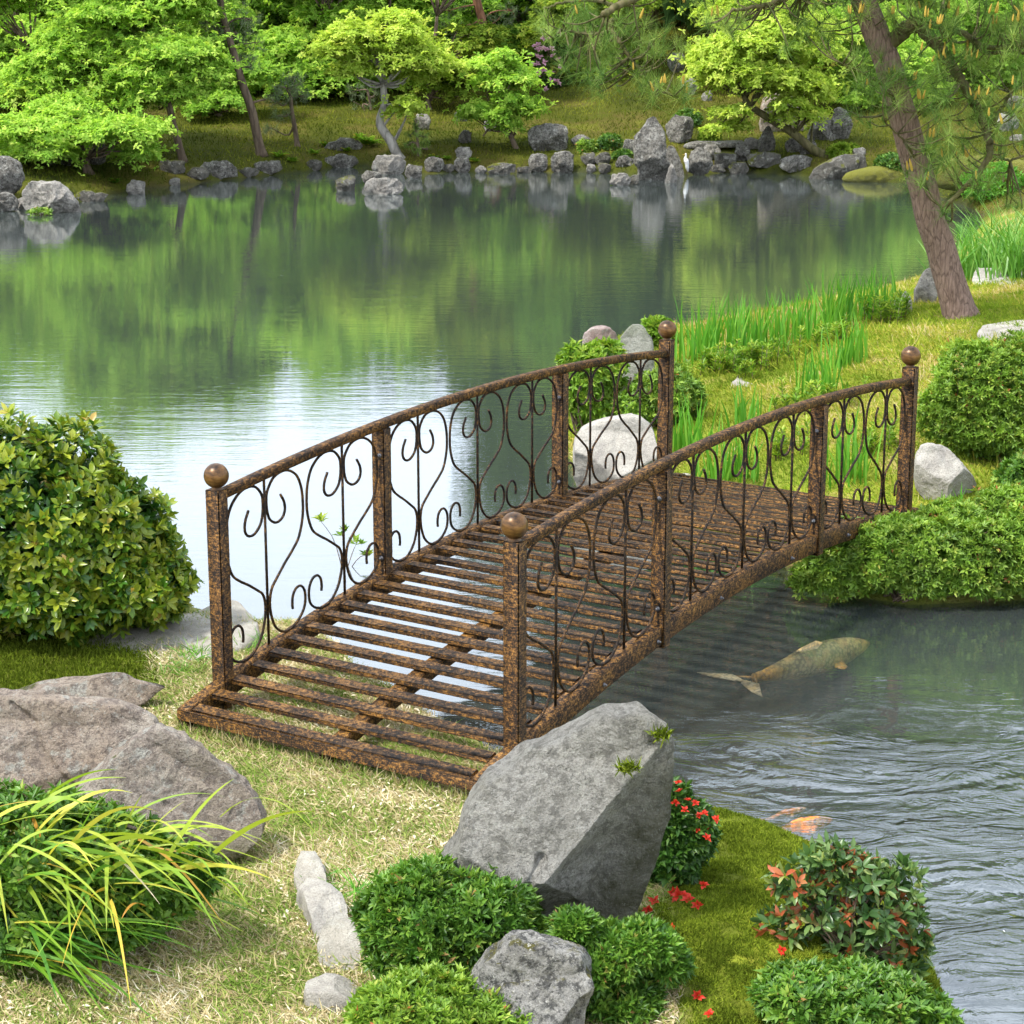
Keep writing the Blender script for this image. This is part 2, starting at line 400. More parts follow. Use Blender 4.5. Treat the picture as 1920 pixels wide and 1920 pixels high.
# stone
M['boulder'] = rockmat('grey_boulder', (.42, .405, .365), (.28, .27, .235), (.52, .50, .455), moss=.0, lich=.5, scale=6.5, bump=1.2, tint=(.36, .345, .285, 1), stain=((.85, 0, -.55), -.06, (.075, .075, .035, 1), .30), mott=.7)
M['shore'] = rockmat('lichen_shore_rock', (.23, .215, .185), (.075, .07, .06), (.41, .395, .35), moss=.16, lich=.9, scale=9, bump=1.0, mott=.8)
M['shorelight'] = rockmat('pale_shore_rock', (.36, .335, .295), (.16, .148, .132), (.50, .475, .43), moss=.0, lich=.6, scale=9, bump=.9, mott=.6)
M['shoremoss'] = rockmat('mossy_shore_rock', (.14, .13, .11), (.05, .05, .04), (.25, .24, .21), moss=.52, lich=.5, scale=8, bump=.9, mosscol=(.14, .15, .02))
M['purple'] = rockmat('purplish_rock', (.48, .405, .335), (.24, .19, .165), (.60, .545, .455), moss=.06, lich=.9, scale=8, bump=1.1, tint=(.45, .355, .27, 1), mott=.65)
M['purplemoss'] = rockmat('mossy_footed_purplish_rock', (.47, .40, .335), (.23, .185, .165), (.60, .55, .46), moss=.06, lich=.9, scale=8, bump=1.1, tint=(.42, .35, .27, 1), mott=.6, stain=((.35, 0, -1.0), -.03, (.11, .12, .02, 1), .22))
M['pale'] = rockmat('pale_bank_rock', (.42, .395, .345), (.24, .22, .20), (.54, .51, .455), moss=.0, lich=.3, scale=6, bump=.6)
M['palemoss'] = rockmat('pale_standing_rock', (.33, .33, .28), (.19, .20, .15), (.45, .45, .39), moss=.0, lich=.5, scale=8, bump=.9, tint=(.28, .31, .21, 1))
M['pinkrock'] = rockmat('pinkish_rock', (.34, .25, .23), (.17, .12, .115), (.52, .45, .41), moss=.0, lich=.7, scale=8, bump=.7)
M['speckle'] = rockmat('speckled_rock', (.32, .31, .285), (.10, .10, .095), (.42, .41, .38), moss=.42, lich=.35, scale=9, bump=.9, mott=.9, mosscol=(.11, .10, .015))
M['slab'] = rockmat('flat_pale_stone', (.36, .335, .285), (.22, .205, .17), (.47, .445, .385), moss=.12, lich=.3, scale=7, bump=.5, mosscol=(.20, .22, .06))
M['mossmound'] = rockmat('moss_covered_mound', (.14, .14, .03), (.09, .09, .02), (.2, .2, .05), moss=.95, lich=.0, scale=10, bump=.8, mosscol=(.18, .18, .025))

def bronze(name, sh=0.0):
    t = NT(name); co = t.coord()
    fine = t.noise(co, 300, 4, .75, .2)
    sc = t.noise(t.mapping(co, (50, 50, 380), (.5, .3, .2)), 1.0, 3, .6)
    mid = t.noise(co, 90, 4, .65)
    big = t.noise(t.mapping(co, (7, 7, 12), (.3, .5, .2)), 1.0, 4, .6)
    f = t.math('ADD', t.math('MULTIPLY', fine, .62), t.math('MULTIPLY', sc, .38))
    f = t.math('ADD', f, t.math('MULTIPLY', t.math('SUBTRACT', mid, .5), .5))
    f = t.math('ADD', f, t.math('MULTIPLY', t.math('SUBTRACT', big, .5), .26))
    c = t.ramp(f, [(.42 + sh, (.005, .0038, .003)), (.495 + sh, (.030, .014, .0045)), (.57 + sh, (.17, .078, .016)), (.735 + sh, (.46, .24, .052))])
    r = t.ramp(f, [(.4, (.8, .8, .8)), (.6, (.55, .55, .55))])
    return t.done(t.pbr(c, r, .1, t.bump(f, .35, .0015), .3))
M['bronze'] = bronze('antique_bronze_metal'); M['bronzedark'] = bronze('blackened_bronze_metal', .05)
def ballmat():
    t = NT('burnished_bronze'); co = t.coord()
    f = t.noise(t.mapping(co, (14, 14, 40)), 1.0, 5, .65, .3)
    c = t.ramp(f, [(.32, (.012, .006, .003)), (.5, (.13, .062, .018)), (.7, (.30, .155, .045))])
    return t.done(t.pbr(c, .38, .35, t.bump(f, .15, .002), .5))
M['ball'] = ballmat()
def plain(name, c, rough=.6, metal=0):
    t = NT(name); n = t.noise(t.coord(), 40, 4)
    return t.done(t.pbr(t.mix(n, tuple(v * .7 for v in c), tuple(min(1, v * 1.25) for v in c)), rough, metal))
M['bolt'] = plain('grey_bolt_steel', (.16, .16, .17), .4, .7)
M['egret'] = plain('white_plumage', (.82, .82, .80), .8)
def koimat(name, stops, patch=None):
    t = NT(name); a = t.n('ShaderNodeAttribute', attribute_name='rnd').outputs['Fac']
    co = t.coord(); c = t.ramp(a, stops)
    v = t.n('ShaderNodeTexVoronoi', {'Vector': co, 'Scale': 70.0}).outputs['Distance']
    c = t.mix(t.math('MULTIPLY', t.ramp(v, [(.3, (0, 0, 0)), (.7, (1, 1, 1))]), .65), c, (.10, .09, .05, 1))
    c = t.mix(t.math('MULTIPLY', t.ramp(t.noise(co, 22, 4), [(.48, (0, 0, 0)), (.62, (1, 1, 1))]), .5), c, (.85, .50, .18, 1))
    if patch: c = t.mix(t.ramp(t.noise(co, 14, 3), [(.52, (0, 0, 0)), (.58, (1, 1, 1))]), c, patch)
    return t.done(t.pbr(c, .35))
M['koigold'] = koimat('golden_koi_skin', [(0, (.9, .9, .88)), (.06, (.9, .80, .62)), (.10, (.95, .42, .05)), (.20, (.92, .40, .05)), (.32, (.62, .46, .18)), (.55, (.74, .58, .27)), (.85, (.85, .62, .22)), (.95, (.92, .48, .10)), (1, (.92, .48, .10))])
M['koiorange'] = koimat('orange_koi_skin', [(0, (.9, .4, .15)), (.4, (.95, .22, .01)), (1, (.98, .26, .01))], (.08, .06, .04, 1))

def groundmat():
    t = NT('ground_soil_moss_and_turf'); p = t.pos()
    gN = t.n('ShaderNodeAttribute', attribute_name='near').outputs['Fac']
    gR = t.n('ShaderNodeAttribute', attribute_name='right').outputs['Fac']
    bed = t.n('ShaderNodeAttribute', attribute_name='bed').outputs['Fac']
    mo = t.n('ShaderNodeAttribute', attribute_name='mossy').outputs['Fac']
    n1 = t.noise(p, 3, 5, .6); n2 = t.noise(p, 45, 5, .7); n3 = t.noise(t.mapping(p, loc=(5, 3, 0)), 1.1, 4, .6)
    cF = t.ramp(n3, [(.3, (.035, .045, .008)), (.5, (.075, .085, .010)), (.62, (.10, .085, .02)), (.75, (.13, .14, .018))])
    cR = t.ramp(n1, [(.3, (.14, .19, .02)), (.5, (.24, .27, .035)), (.62, (.36, .28, .10)), (.75, (.26, .30, .04))])
    cN = t.ramp(n1, [(.3, (.17, .20, .05)), (.5, (.30, .26, .11)), (.7, (.42, .34, .19))])
    cM = t.ramp(n1, [(.3, (.09, .11, .012)), (.5, (.15, .18, .018)), (.66, (.24, .27, .025)), (.8, (.18, .12, .03))])
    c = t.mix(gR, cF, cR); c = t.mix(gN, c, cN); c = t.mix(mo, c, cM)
    c = t.mix(t.ramp(n2, [(.35, (.75, .75, .75)), (.5, (0, 0, 0))]), c, t.mix(.55, c, (.02, .015, .006, 1)))
    c = t.mix(bed, c, (.030, .034, .028, 1))
    return t.done(t.pbr(c, .95, normal=t.bump(t.math('ADD', n2, n1), .7, .02), spec=.1))
M['ground'] = groundmat()

# ------------------------------------------------------------------ ground, water
def axis(segs):
    out = [segs[0][0]]
    for a, b, s0, s1 in segs:
        x = a
        while x < b - 1e-6:
            f = (x - a) / (b - a); x += s0 + (s1 - s0) * f; out.append(min(x, b))
    return np.unique(np.array(out))
ys = axis([(-8, 3.5, 1.2, .2), (3.5, 9.5, .035, .04), (9.5, 14, .05, .08), (14, 26, .1, .16), (26, 45, .25, 1.0), (45, 130, 2, 8)])
xp = axis([(0, 2.2, .035, .04), (2.2, 4.5, .06, .12), (4.5, 10, .15, .4), (10, 90, .8, 9)])
xs = np.concatenate([-xp[:0:-1], xp])
gx, gy = np.meshgrid(xs, ys); gx = gx.ravel(); gy = gy.ravel()
gz, gsd, gw = height(gx, gy, True)
nx, ny = len(xs), len(ys)
i, j = np.meshgrid(np.arange(nx - 1), np.arange(ny - 1)); a = (j * nx + i).ravel()
ppx, ppy = topix(gx, gy, gz)
def mossmask(x, y):
    px, py = topix(x, y, .12)
    edge = 1200 + (py - 1500) * .0 + 60 * vnoise(np.stack([x * 3, y * 3, 0 * x], 1), 5)
    m = np.clip((px - edge) / 60, 0, 1) * (py > 1350) * (py < 3500)
    l = np.clip((330 - px) / 80, 0, 1) * np.clip((1330 - py) / 40, 0, 1) * (py > 1000)
    return np.maximum(m, l * .8)
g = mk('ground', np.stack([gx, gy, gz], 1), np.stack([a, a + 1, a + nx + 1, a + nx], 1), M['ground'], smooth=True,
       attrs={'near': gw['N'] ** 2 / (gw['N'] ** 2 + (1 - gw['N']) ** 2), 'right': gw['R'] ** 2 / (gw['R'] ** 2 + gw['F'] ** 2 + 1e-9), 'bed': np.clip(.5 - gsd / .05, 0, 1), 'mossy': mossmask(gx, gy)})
tag(g, kind='structure')

KOI1 = P(1500, 1250, 0); KOI2 = P(1520, 1550, 0)
def watermat():
    t = NT('pond_water_surface'); p = t.pos()
    # gentle wind ripples everywhere, choppy water round the feeding koi
    w1 = t.noise(t.mapping(p, (1.0, 5.0, 1), (0, 0, .12)), 2.2, 4, .55, .3)
    w2 = t.noise(t.mapping(p, (2.0, 9.0, 1), (0, 0, -.1)), 4.0, 3, .5)
    w3 = t.noise(t.mapping(p, (.25, .5, 1)), .8, 3, .5)
    calm = t.math('ADD', t.math('MULTIPLY', w1, .6), t.math('MULTIPLY', w2, .25))
    calm = t.math('MULTIPLY', calm, t.ramp(w3, [(.35, (.35, .35, .35)), (.65, (1, 1, 1))]))
    c = P(1690, 1580, 0)
    dist = t.n('ShaderNodeVectorMath', {0: p, 1: tuple(c)}, operation='DISTANCE').outputs['Value']
    mask = t.ramp(t.math('DIVIDE', dist, 1.6), [(.50, (1, 1, 1)), (.84, (0, 0, 0))])
    wr = t.n('ShaderNodeTexNoise', {'Vector': p, 'Scale': 2.0, 'Detail': 2.0}).outputs['Color']
    pw = t.n('ShaderNodeVectorMath', {0: p, 1: t.n('ShaderNodeVectorMath', {0: wr, 'Scale': .35}, operation='SCALE').outputs[0]}, operation='ADD').outputs[0]
    w4 = t.n('ShaderNodeTexNoise', {'Vector': t.mapping(pw, (3.2, 6.5, 1), (0, 0, .5)), 'Scale': 1.0, 'Detail': 3.0, 'Roughness': .55, 'Distortion': 1.0}).outputs['Fac']
    rg = t.math('SUBTRACT', 1.0, t.math('MULTIPLY', t.math('ABSOLUTE', t.math('SUBTRACT', w4, .5)), 4.0), True)
    w5 = t.n('ShaderNodeTexNoise', {'Vector': t.mapping(pw, (11, 19, 1), (0, 0, .3)), 'Scale': 1.0, 'Detail': 4.0, 'Roughness': .6, 'Distortion': 1.5}).outputs['Fac']
    w6 = t.n('ShaderNodeTexNoise', {'Vector': t.mapping(p, (1.2, 2.0, 1), (0, 0, .6)), 'Scale': 1.5, 'Detail': 2.0}).outputs['Fac']
    c2 = P(1560, 1330, 0)
    ring = t.n('ShaderNodeTexWave', {'Vector': t.mapping(p, (1, 1, 1), loc=(-c2[0], -c2[1], 0)), 'Scale': 3.4, 'Distortion': 5.0, 'Detail': 3.0, 'Detail Scale': 1.6}, wave_type='RINGS', rings_direction='SPHERICAL', wave_profile='SIN').outputs['Fac']
    ch = t.math('ADD', t.math('MULTIPLY', rg, .55), t.math('MULTIPLY', w5, .55))
    ch = t.math('ADD', ch, t.math('MULTIPLY', ring, .20))
    ch = t.math('MULTIPLY', ch, t.ramp(w6, [(.34, (.22, .22, .22)), (.66, (1.5, 1.5, 1.5))]))
    h = t.math('ADD', t.math('MULTIPLY', calm, .0027), t.math('MULTIPLY', t.math('MULTIPLY', ch, mask), .0120))
    nb = t.n('ShaderNodeBump', {'Height': h, 'Strength': 1.0, 'Distance': 1.0}).outputs[0]
    inc = t.n('ShaderNodeNewGeometry').outputs['Incoming']
    cz = t.math('ABSOLUTE', t.n('ShaderNodeVectorMath', {0: nb, 1: inc}, operation='DOT_PRODUCT').outputs['Value'])
    fr = t.math('ADD', t.math('MULTIPLY', t.math('POWER', t.math('SUBTRACT', 1.0, cz, True), 2.9), .88), .09, True)
    gl = t.n('ShaderNodeBsdfGlossy', {'Color': (.93, .97, 1.0, 1), 'Roughness': .015, 'Normal': nb}).outputs[0]
    tr = t.n('ShaderNodeBsdfTransparent', {'Color': (.82, .88, .84, 1)}).outputs[0]
    df = t.n('ShaderNodeBsdfDiffuse', {'Color': (.150, .180, .172, 1)}).outputs[0]
    body = t.n('ShaderNodeMixShader', {0: .23, 1: tr, 2: df}).outputs[0]
    return t.done(t.n('ShaderNodeMixShader', {0: fr, 1: body, 2: gl}).outputs[0])
M['water'] = watermat()
wx = np.array([-90, -30, -10, 10, 30, 90.]); wy = np.array([1, 6, 12, 20, 30.])
q, r_ = np.meshgrid(wx, wy); a = (np.arange(4)[:, None] * 6 + np.arange(5)[None]).ravel()
tag(mk('water', np.stack([q.ravel(), r_.ravel(), 0 * q.ravel()], 1), np.stack([a, a + 1, a + 7, a + 6], 1), M['water']), kind='structure')

# ------------------------------------------------------------------ foliage builders
def frame(D):
    D = nrm(D); up = np.where(np.abs(D[:, 2:3]) < .9, np.array([[0, 0, 1.]]), np.array([[1., 0, 0]]))
    U = nrm(np.cross(D, up)); return D, U, np.cross(D, U)

def leaves4(C, T, N, L, W, fold=.25, droop=.1):
    """folded diamond leaves: 4 vertices, 2 triangles"""
    T = nrm(T); S = nrm(np.cross(T, N)); N = np.cross(S, T); L = np.asarray(L).reshape(-1, 1); W = np.asarray(W).reshape(-1, 1)
    m = C + T * L * .5
    V = np.stack([C, m + S * W * .5 + N * W * fold, C + T * L - N * L * droop, m - S * W * .5 + N * W * fold], 1).reshape(-1, 3)
    k = np.arange(len(C)) * 4
    F = np.stack([np.stack([k, k + 1, k + 2], 1), np.stack([k, k + 2, k + 3], 1)], 1).reshape(-1, 3)
    return V, F, 2

def leaves8(C, T, N, L, W, fold=.18, droop=.12):
    """oval leaves with a midrib: 8 vertices, 6 faces"""
    T = nrm(T); S = nrm(np.cross(T, N)); N = np.cross(S, T); L = np.asarray(L).reshape(-1, 1); W = np.asarray(W).reshape(-1, 1)
    def q(f, s, n): return C + T * L * f + S * W * s + N * (W * n - L * droop * f * f)
    V = np.stack([q(0, 0, 0), q(.28, .40, fold), q(.66, .42, fold), q(1, 0, 0), q(.66, -.42, fold), q(.28, -.40, fold), q(.28, 0, 0), q(.66, 0, 0)], 1).reshape(-1, 3)
    k = (np.arange(len(C)) * 8)[:, None]
    F = np.stack([k + f for f in ([0, 1, 6], [6, 1, 2], [6, 2, 7], [7, 2, 3], [0, 6, 5], [6, 4, 5], [6, 7, 4], [7, 3, 4])], 1).reshape(-1, 3)
    return V, F, 8

def rosettes(B, D, k, L, W, amin=25, amax=72, fn=leaves4, rv=None, jit=.3, lv=.25):
    n = len(B); D, U, Vv = frame(D)
    ph = (np.arange(k)[None] * 2 * PI / k * 1.0 + R.uniform(0, 6.28, (n, 1)) + R.normal(0, jit, (n, k)))
    a = np.radians(R.uniform(amin, amax, (n, k)))
    rad = np.cos(ph)[..., None] * U[:, None] + np.sin(ph)[..., None] * Vv[:, None]
    T = np.cos(a)[..., None] * D[:, None] + np.sin(a)[..., None] * rad
    N = np.sin(a)[..., None] * D[:, None] - np.cos(a)[..., None] * rad
    C = np.repeat(B[:, None], k, 1) + rad * W * .15
    l = L * R.uniform(1 - lv, 1 + lv, (n, k)); w = W * R.uniform(1 - lv, 1 + lv, (n, k))
    V, F, m = fn(C.reshape(-1, 3), T.reshape(-1, 3), N.reshape(-1, 3), l.ravel(), w.ravel())
    if rv is None: rv = R.uniform(0, 1, n)
    rr = np.clip(np.repeat(rv, k) + R.normal(0, .1, n * k), 0, 1)
    return V, F, np.repeat(rr, m)

def ribbons(B, D, bend, L, W, ns=4, side=None, tip=.9):
    """blades: base points, direction, bend vector (added with t^2), length, width"""
    n = len(B); D = nrm(D); L = np.broadcast_to(L, n).reshape(-1, 1); W = np.broadcast_to(W, n).reshape(-1, 1)
    if side is None:
        an = R.uniform(0, 2 * PI, n); side = np.stack([np.cos(an), np.sin(an), 0 * an], 1)
    S = nrm(side - D * (side * D).sum(1, keepdims=True))
    rows = []
    for q in range(ns + 1):
        t = q / ns; c = B + D * L * t + bend * L * t * t
        w = W * .5 * (1 - t ** 2.2 * tip) * (.7 + .3 * min(1, t * 5))
        if q == ns: w = W * .03
        rows += [c - S * w, c + S * w]
    V = np.stack(rows, 1).reshape(-1, 3); m = 2 * (ns + 1)
    k = (np.arange(n) * m)[:, None, None] + (np.arange(ns) * 2)[None, :, None] + np.array([0, 1, 3, 2])[None, None]
    return V, k.reshape(-1, 4), ns

def lumps_sample(lumps, n, shell=(.78, 1.0), keepin=.62, seed=0):
    """points and outward directions on a union of ellipsoids [(c, r3)]"""
    A = np.array([l[1][0] * l[1][1] + l[1][0] * l[1][2] + l[1][1] * l[1][2] for l in lumps]); A = A / A.sum()
    k = R.choice(len(lumps), n, p=A)
    c = np.array([l[0] for l in lumps])[k]; r = np.array([l[1] for l in lumps])[k]
    d = nrm(R.normal(size=(n, 3)))
    s = R.uniform(shell[0], shell[1], (n, 1))
    q0 = c + d * r; rm_ = r.mean()
    nz_ = .16 * vnoise(q0 * (1.3 / rm_), 3 + seed) + .17 * vnoise(q0 * (3.4 / rm_), 13 + seed) + .05 * vnoise(q0 * (8 / rm_), 23 + seed)
    p = c + d * r * s * (1 + nz_[:, None] + np.where(R.uniform(size=(n, 1)) < .05, R.uniform(0, .14, (n, 1)), 0))
    out = nrm(d / r)
    ok = np.ones(n, bool)
    for q, (lc, lr) in enumerate(lumps):
        inn = (((p - lc) / np.array(lr)) ** 2).sum(1) < keepin ** 2
        ok &= ~(inn & (k != q))
    return p[ok], out[ok]

def px_lumps(spec, Y, depthscale=1.0, dy=0.0):
    """[(px, py, rx, ry[, dY])] -> ellipsoids standing at distance Y"""
    out = []
    for s in spec:
        yy = Y + (s[4] if len(s) > 4 else 0)
        c = PY(s[0], s[1], yy); m = yy / FPX / CP
        out.append((c, np.array([s[2] * m, s[2] * m * depthscale, s[3] * m])))
    return out

def stems(mb, base, targets, r0=.008, sag=.1, n=5):
    for tpt in targets:
        mid = (base + tpt) / 2 + R.normal(0, .08, 3) * np.linalg.norm(tpt - base)
        b = base + np.array([R.normal(0, .03), R.normal(0, .03), 0])
        tube(mb, spline([b, mid, tpt], n), np.linspace(r0, r0 * .3, n), 5)

def bush(name, label, base, lumps, n, k, L, W, mat, fn=leaves4, upbias=.5, group=None, shells=((.82, 1.0, 1.0), (.6, .85, .5)), young=0.0, amin=25, amax=75, cat='shrub', floor=None, nst=40):
    root = empty(name, base, label, cat, group)
    Vs = []; Fs = []; rs = []; o = 0; tips = None
    for lo, hi, fr in shells:
        p, d = lumps_sample(lumps, int(n * fr), (lo, hi))
        h = height(p[:, 0], p[:, 1]) if floor is None else floor + .06 * (.5 + .5 * vnoise(p * np.array([9, 9, 0]), 77))
        ok = p[:, 2] > np.maximum(h, 0) + .008
        p = p[ok]; d = d[ok]
        if tips is None: tips = p
        dd = nrm(d + np.array([0, 0, upbias]) + R.normal(0, .28, d.shape))
        rv = np.clip(R.beta(1.6, 1.9, len(p)) * (1 - young) + young * np.clip(R.normal(.72, .2, len(p)), 0, 1) * (hi > .95), 0, 1)
        V, F, r = rosettes(p, dd, k, L, W, amin, amax, fn, rv)
        Vs.append(V); Fs.append(F + o); rs.append(r); o += len(V)
    mk('foliage', np.concatenate(Vs), np.concatenate(Fs), mat, root, rnd=np.concatenate(rs))
    mb = MB(); b = np.array(base, float)
    sel = tips[R.choice(len(tips), min(nst, len(tips)))]
    cc = np.mean([l[0] for l in lumps], 0)
    stems(mb, b - np.array([0, 0, .02]), [cc + (s - cc) * .85 for s in sel], max(.004, L * .18))
    mb.build('stems', M['twig'], root, smooth=True)
    return root

# ------------------------------------------------------------------ rocks
def chaikin(p, it=1):
    p = np.asarray(p, float)
    for _ in range(it):
        q = np.roll(p, -1, 0); p = np.stack([p * .82 + q * .18, p * .18 + q * .82], 1).reshape(-1, 2)
    return p

def polar(poly, c, th):
    out = np.zeros(len(th)); n = len(poly)
    d = np.stack([np.cos(th), np.sin(th)], 1)
    for i in range(n):
        a = poly[i] - c; b = poly[(i + 1) % n] - c; e = b - a
        den = d[:, 0] * e[1] - d[:, 1] * e[0]
        with np.errstate(divide='ignore', invalid='ignore'):
            t = (a[0] * e[1] - a[1] * e[0]) / den
            u = (a[0] * d[:, 1] - a[1] * d[:, 0]) / den
        ok = (np.abs(den) > 1e-12) & (t > 0) & (u >= -1e-6) & (u <= 1 + 1e-6)
        out = np.where(ok, np.maximum(out, t), out)
    return np.where(out <= 0, np.median(out[out > 0]), out)

ROCKS = 0
def shaped_rock(name, label, poly2, to3, T, mat, planes=(), p=2.6, rough=.05, nth=72, nr=16, group=None, cat='rock', origin=None, parent=None, fine=.4, facet=5, grooves=(), back=-1.0, sharp=False):
    """a solid whose outline in its own plane is poly2; to3(a, b, h) maps to the world, h towards the viewer / up"""
    global ROCKS; ROCKS += 1; sd = ROCKS * 31
    poly2 = np.asarray(poly2, float) if sharp else chaikin(poly2, 1); c = (poly2.min(0) + poly2.max(0)) / 2
    th = np.arange(nth) * 2 * PI / nth
    Rr = polar(poly2, c, th); rm = Rr.mean()
    rho = np.sin(np.linspace(0, PI / 2, nr + 1))[1:]
    rr = np.random.default_rng(sd)
    pl = list(planes)
    if facet and not planes:
        for _ in range(facet):
            an = rr.uniform(0, 6.28); s = rr.uniform(.25, .8); pl.append((s * math.cos(an), s * math.sin(an), rr.uniform(.62, .95)))
    rows = []; sides = []
    for sgn in (1, -1):
        ring = []
        for q in [0.0] + list(rho[:-1]) + ([1.0] if sgn > 0 else []):
            ab = np.stack([np.cos(th), np.sin(th)], 1) * (Rr * q)[:, None] if q > 0 else np.zeros((1, 2))
            h = np.full(len(ab), (1 - q ** p) ** (1 / p))
            if sgn > 0:
                h0 = h
                for gx_, gy_, d_ in pl: h = np.minimum(h, np.maximum(d_ - (ab[:, 0] * gx_ + ab[:, 1] * gy_) / rm, .15 * h0))
                for gp, gw_, gd_ in grooves:
                    dd_ = np.full(len(ab), 1e9)
                    for a_, b_ in zip(gp[:-1], gp[1:]):
                        e_ = b_ - a_; t_ = np.clip(((ab + c - a_) @ e_) / (e_ @ e_), 0, 1); dd_ = np.minimum(dd_, np.hypot(*(ab + c - a_ - t_[:, None] * e_).T))
                    h = h - gd_ * np.exp(-(dd_ / gw_) ** 2)
                if q == 1.0: h = h * 0
            ring.append((ab + c, h * T * (1 if sgn > 0 else back)))
        sides.append(ring)
    V = []; start = []
    for s, ring in enumerate(sides):
        for ab, h in ring:
            start.append(len(V) if not V else sum(len(v) for v in V)); V.append(to3(ab[:, 0], ab[:, 1], h))
    Vc = np.concatenate(V)
    nf = nr + 1; F3 = []; F4 = []; kk = np.arange(nth); k2 = (kk + 1) % nth
    def st(s, r):
        if s == 1 and r == nr: return start[nr]            # shared rim
        return start[s * nf + r] if s == 0 else start[nf + r]
    for s in (0, 1):
        c0 = st(s, 0); r1 = st(s, 1)
        f = np.stack([np.full(nth, c0), r1 + kk, r1 + k2], 1); F3.append(f if s == 0 else f[:, ::-1])
        for r in range(1, nr):
            a = st(s, r); b = st(s, r + 1)
            f = np.stack([a + kk, b + kk, b + k2, a + k2], 1); F4.append(f if s == 0 else f[:, ::-1])
    size = np.ptp(Vc, 0).max()
    q = (Vc - Vc.mean(0)) / size
    disp = np.stack([fbm(q * 3.2 + 11 * k, sd + k, 5) for k in range(3)], 1) * rough * size
    rid = 1 - np.abs(fbm(q * 5 + 3, sd + 9, 4)) * 2
    cc = nrm(Vc - Vc.mean(0))
    Vc = Vc + disp + cc * (rid * rough * fine * size)[:, None]
    Vc = Vc + cc * (fbm(q * 17 + 5, sd + 3, 3) * .007 * size)[:, None]
    ob = mk(name, Vc, [np.concatenate(F3), np.concatenate(F4)], mat, parent, origin if origin is not None else np.array([Vc[:, 0].mean(), Vc[:, 1].mean(), Vc[:, 2].min()]), smooth=True)
    if parent is None: tag(ob, label, cat, group)
    return ob

def upright_rock(name, label, poly, basepx, mat, thick=.8, Y=None, **kw):
    """rock whose silhouette is poly (pixels) and which stands at the ground point seen at basepx"""
    if Y is None: Y = G(*basepx)[1]
    q = np.array([PY(a, b, Y)[[0, 2]] for a, b in poly])
    ext = (q.max(0) - q.min(0)).min() * .5
    kw.setdefault('back', -.45); kw['grooves'] = [(np.array([PY(a, b, Y)[[0, 2]] for a, b in gp]), gw_ * Y / FPX, gd_) for gp, gw_, gd_ in kw.get('grooves', ())]
    return shaped_rock(name, label, q, lambda a, b, h: np.stack([a, Y - h + 0 * a, b], 1), ext * thick, mat, **kw)

def ground_rock(name, label, poly, hgt, mat, sink=.3, tilt=(0, 0), **kw):
    """low rock whose plan is the patch of ground seen inside poly"""
    q = np.array([G(a, b)[:2] for a, b in poly]); c = q.mean(0); z0 = H(*c)
    return shaped_rock(name, label, q, lambda a, b, h: np.stack([a, b, z0 - hgt * sink + h + tilt[0] * (a - c[0]) + tilt[1] * (b - c[1])], 1), hgt, mat, **kw)

def blob(x0, y0, x1, y1, seed, n=11, irr=.16, top=1.0):
    rr = np.random.default_rng(seed); cx, cy = (x0 + x1) / 2, (y0 + y1) / 2
    out = []
    for k in range(n):
        a = 2 * PI * k / n + rr.uniform(-.15, .15); s = 1 + rr.uniform(-irr, irr)
        ca, sa = math.cos(a), math.sin(a)
        e = 2 / 2.8
        out.append((cx + (x1 - x0) / 2 * s * math.copysign(abs(ca) ** e, ca), cy + (y1 - y0) / 2 * s * math.copysign(abs(sa) ** e, sa)))
    return out
# ------------------------------------------------------------------ the bridge
ZB = .15; BL = 3.05; BW = 1.1224; YAW = math.radians(57.95)
LX = np.array([math.cos(YAW), math.sin(YAW), 0]); WX = np.array([math.sin(YAW), -math.cos(YAW), 0]); UZ = np.array([0, 0, 1.])
B0 = np.array([-.9443, 6.7295, 0])
def bp(l, v, z): return B0 + LX * l + WX * v + UZ * z
def arch(l): u = l / BL; return .034 * u + .1449 * (1 - (2 * u - 1) ** 2)
def zbot(l): return ZB + arch(l)
def ztop(l): return ZB + .080 + arch(l)
def zrail(l): u = l / BL; return ZB + .6926 * (1 - u) + .6561 * u + .0864 * (1 - (2 * u - 1) ** 2)
bridge = empty('garden_bridge', bp(BL / 2, BW / 2, ZB), 'arched antique bronze metal footbridge with scrollwork railings and ball topped posts', 'bridge')

def bar(name, l0, l1, v, w, zf, h, n, mat=None, parent=bridge):
    """a bar that follows the arch: width w across, height h, top at zf(l)"""
    ls = np.linspace(l0, l1, n + 1); V = []; b = min(w, h) * .12
    prof = [(-w / 2 + b, 0), (w / 2 - b, 0), (w / 2, -b), (w / 2, -h + b), (w / 2 - b, -h), (-w / 2 + b, -h), (-w / 2, -h + b), (-w / 2, -b)]
    for l in ls:
        for a, z in prof: V.append(bp(l, v + a, zf(l) + z))
    m = len(prof)
    F4 = [[i * m + k, i * m + (k + 1) % m, (i + 1) * m + (k + 1) % m, (i + 1) * m + k] for i in range(n) for k in range(m)]
    V = np.array(V); V = np.concatenate([V, [V[:m].mean(0), V[-m:].mean(0)]])
    F3 = [[(k + 1) % m, k, len(V) - 2] for k in range(m)] + [[n * m + k, n * m + (k + 1) % m, len(V) - 1] for k in range(m)]
    return mk(name, V, [np.array(F3), np.array(F4)], mat or M['bronze'], parent, origin=bp((l0 + l1) / 2, v, zf((l0 + l1) / 2)))

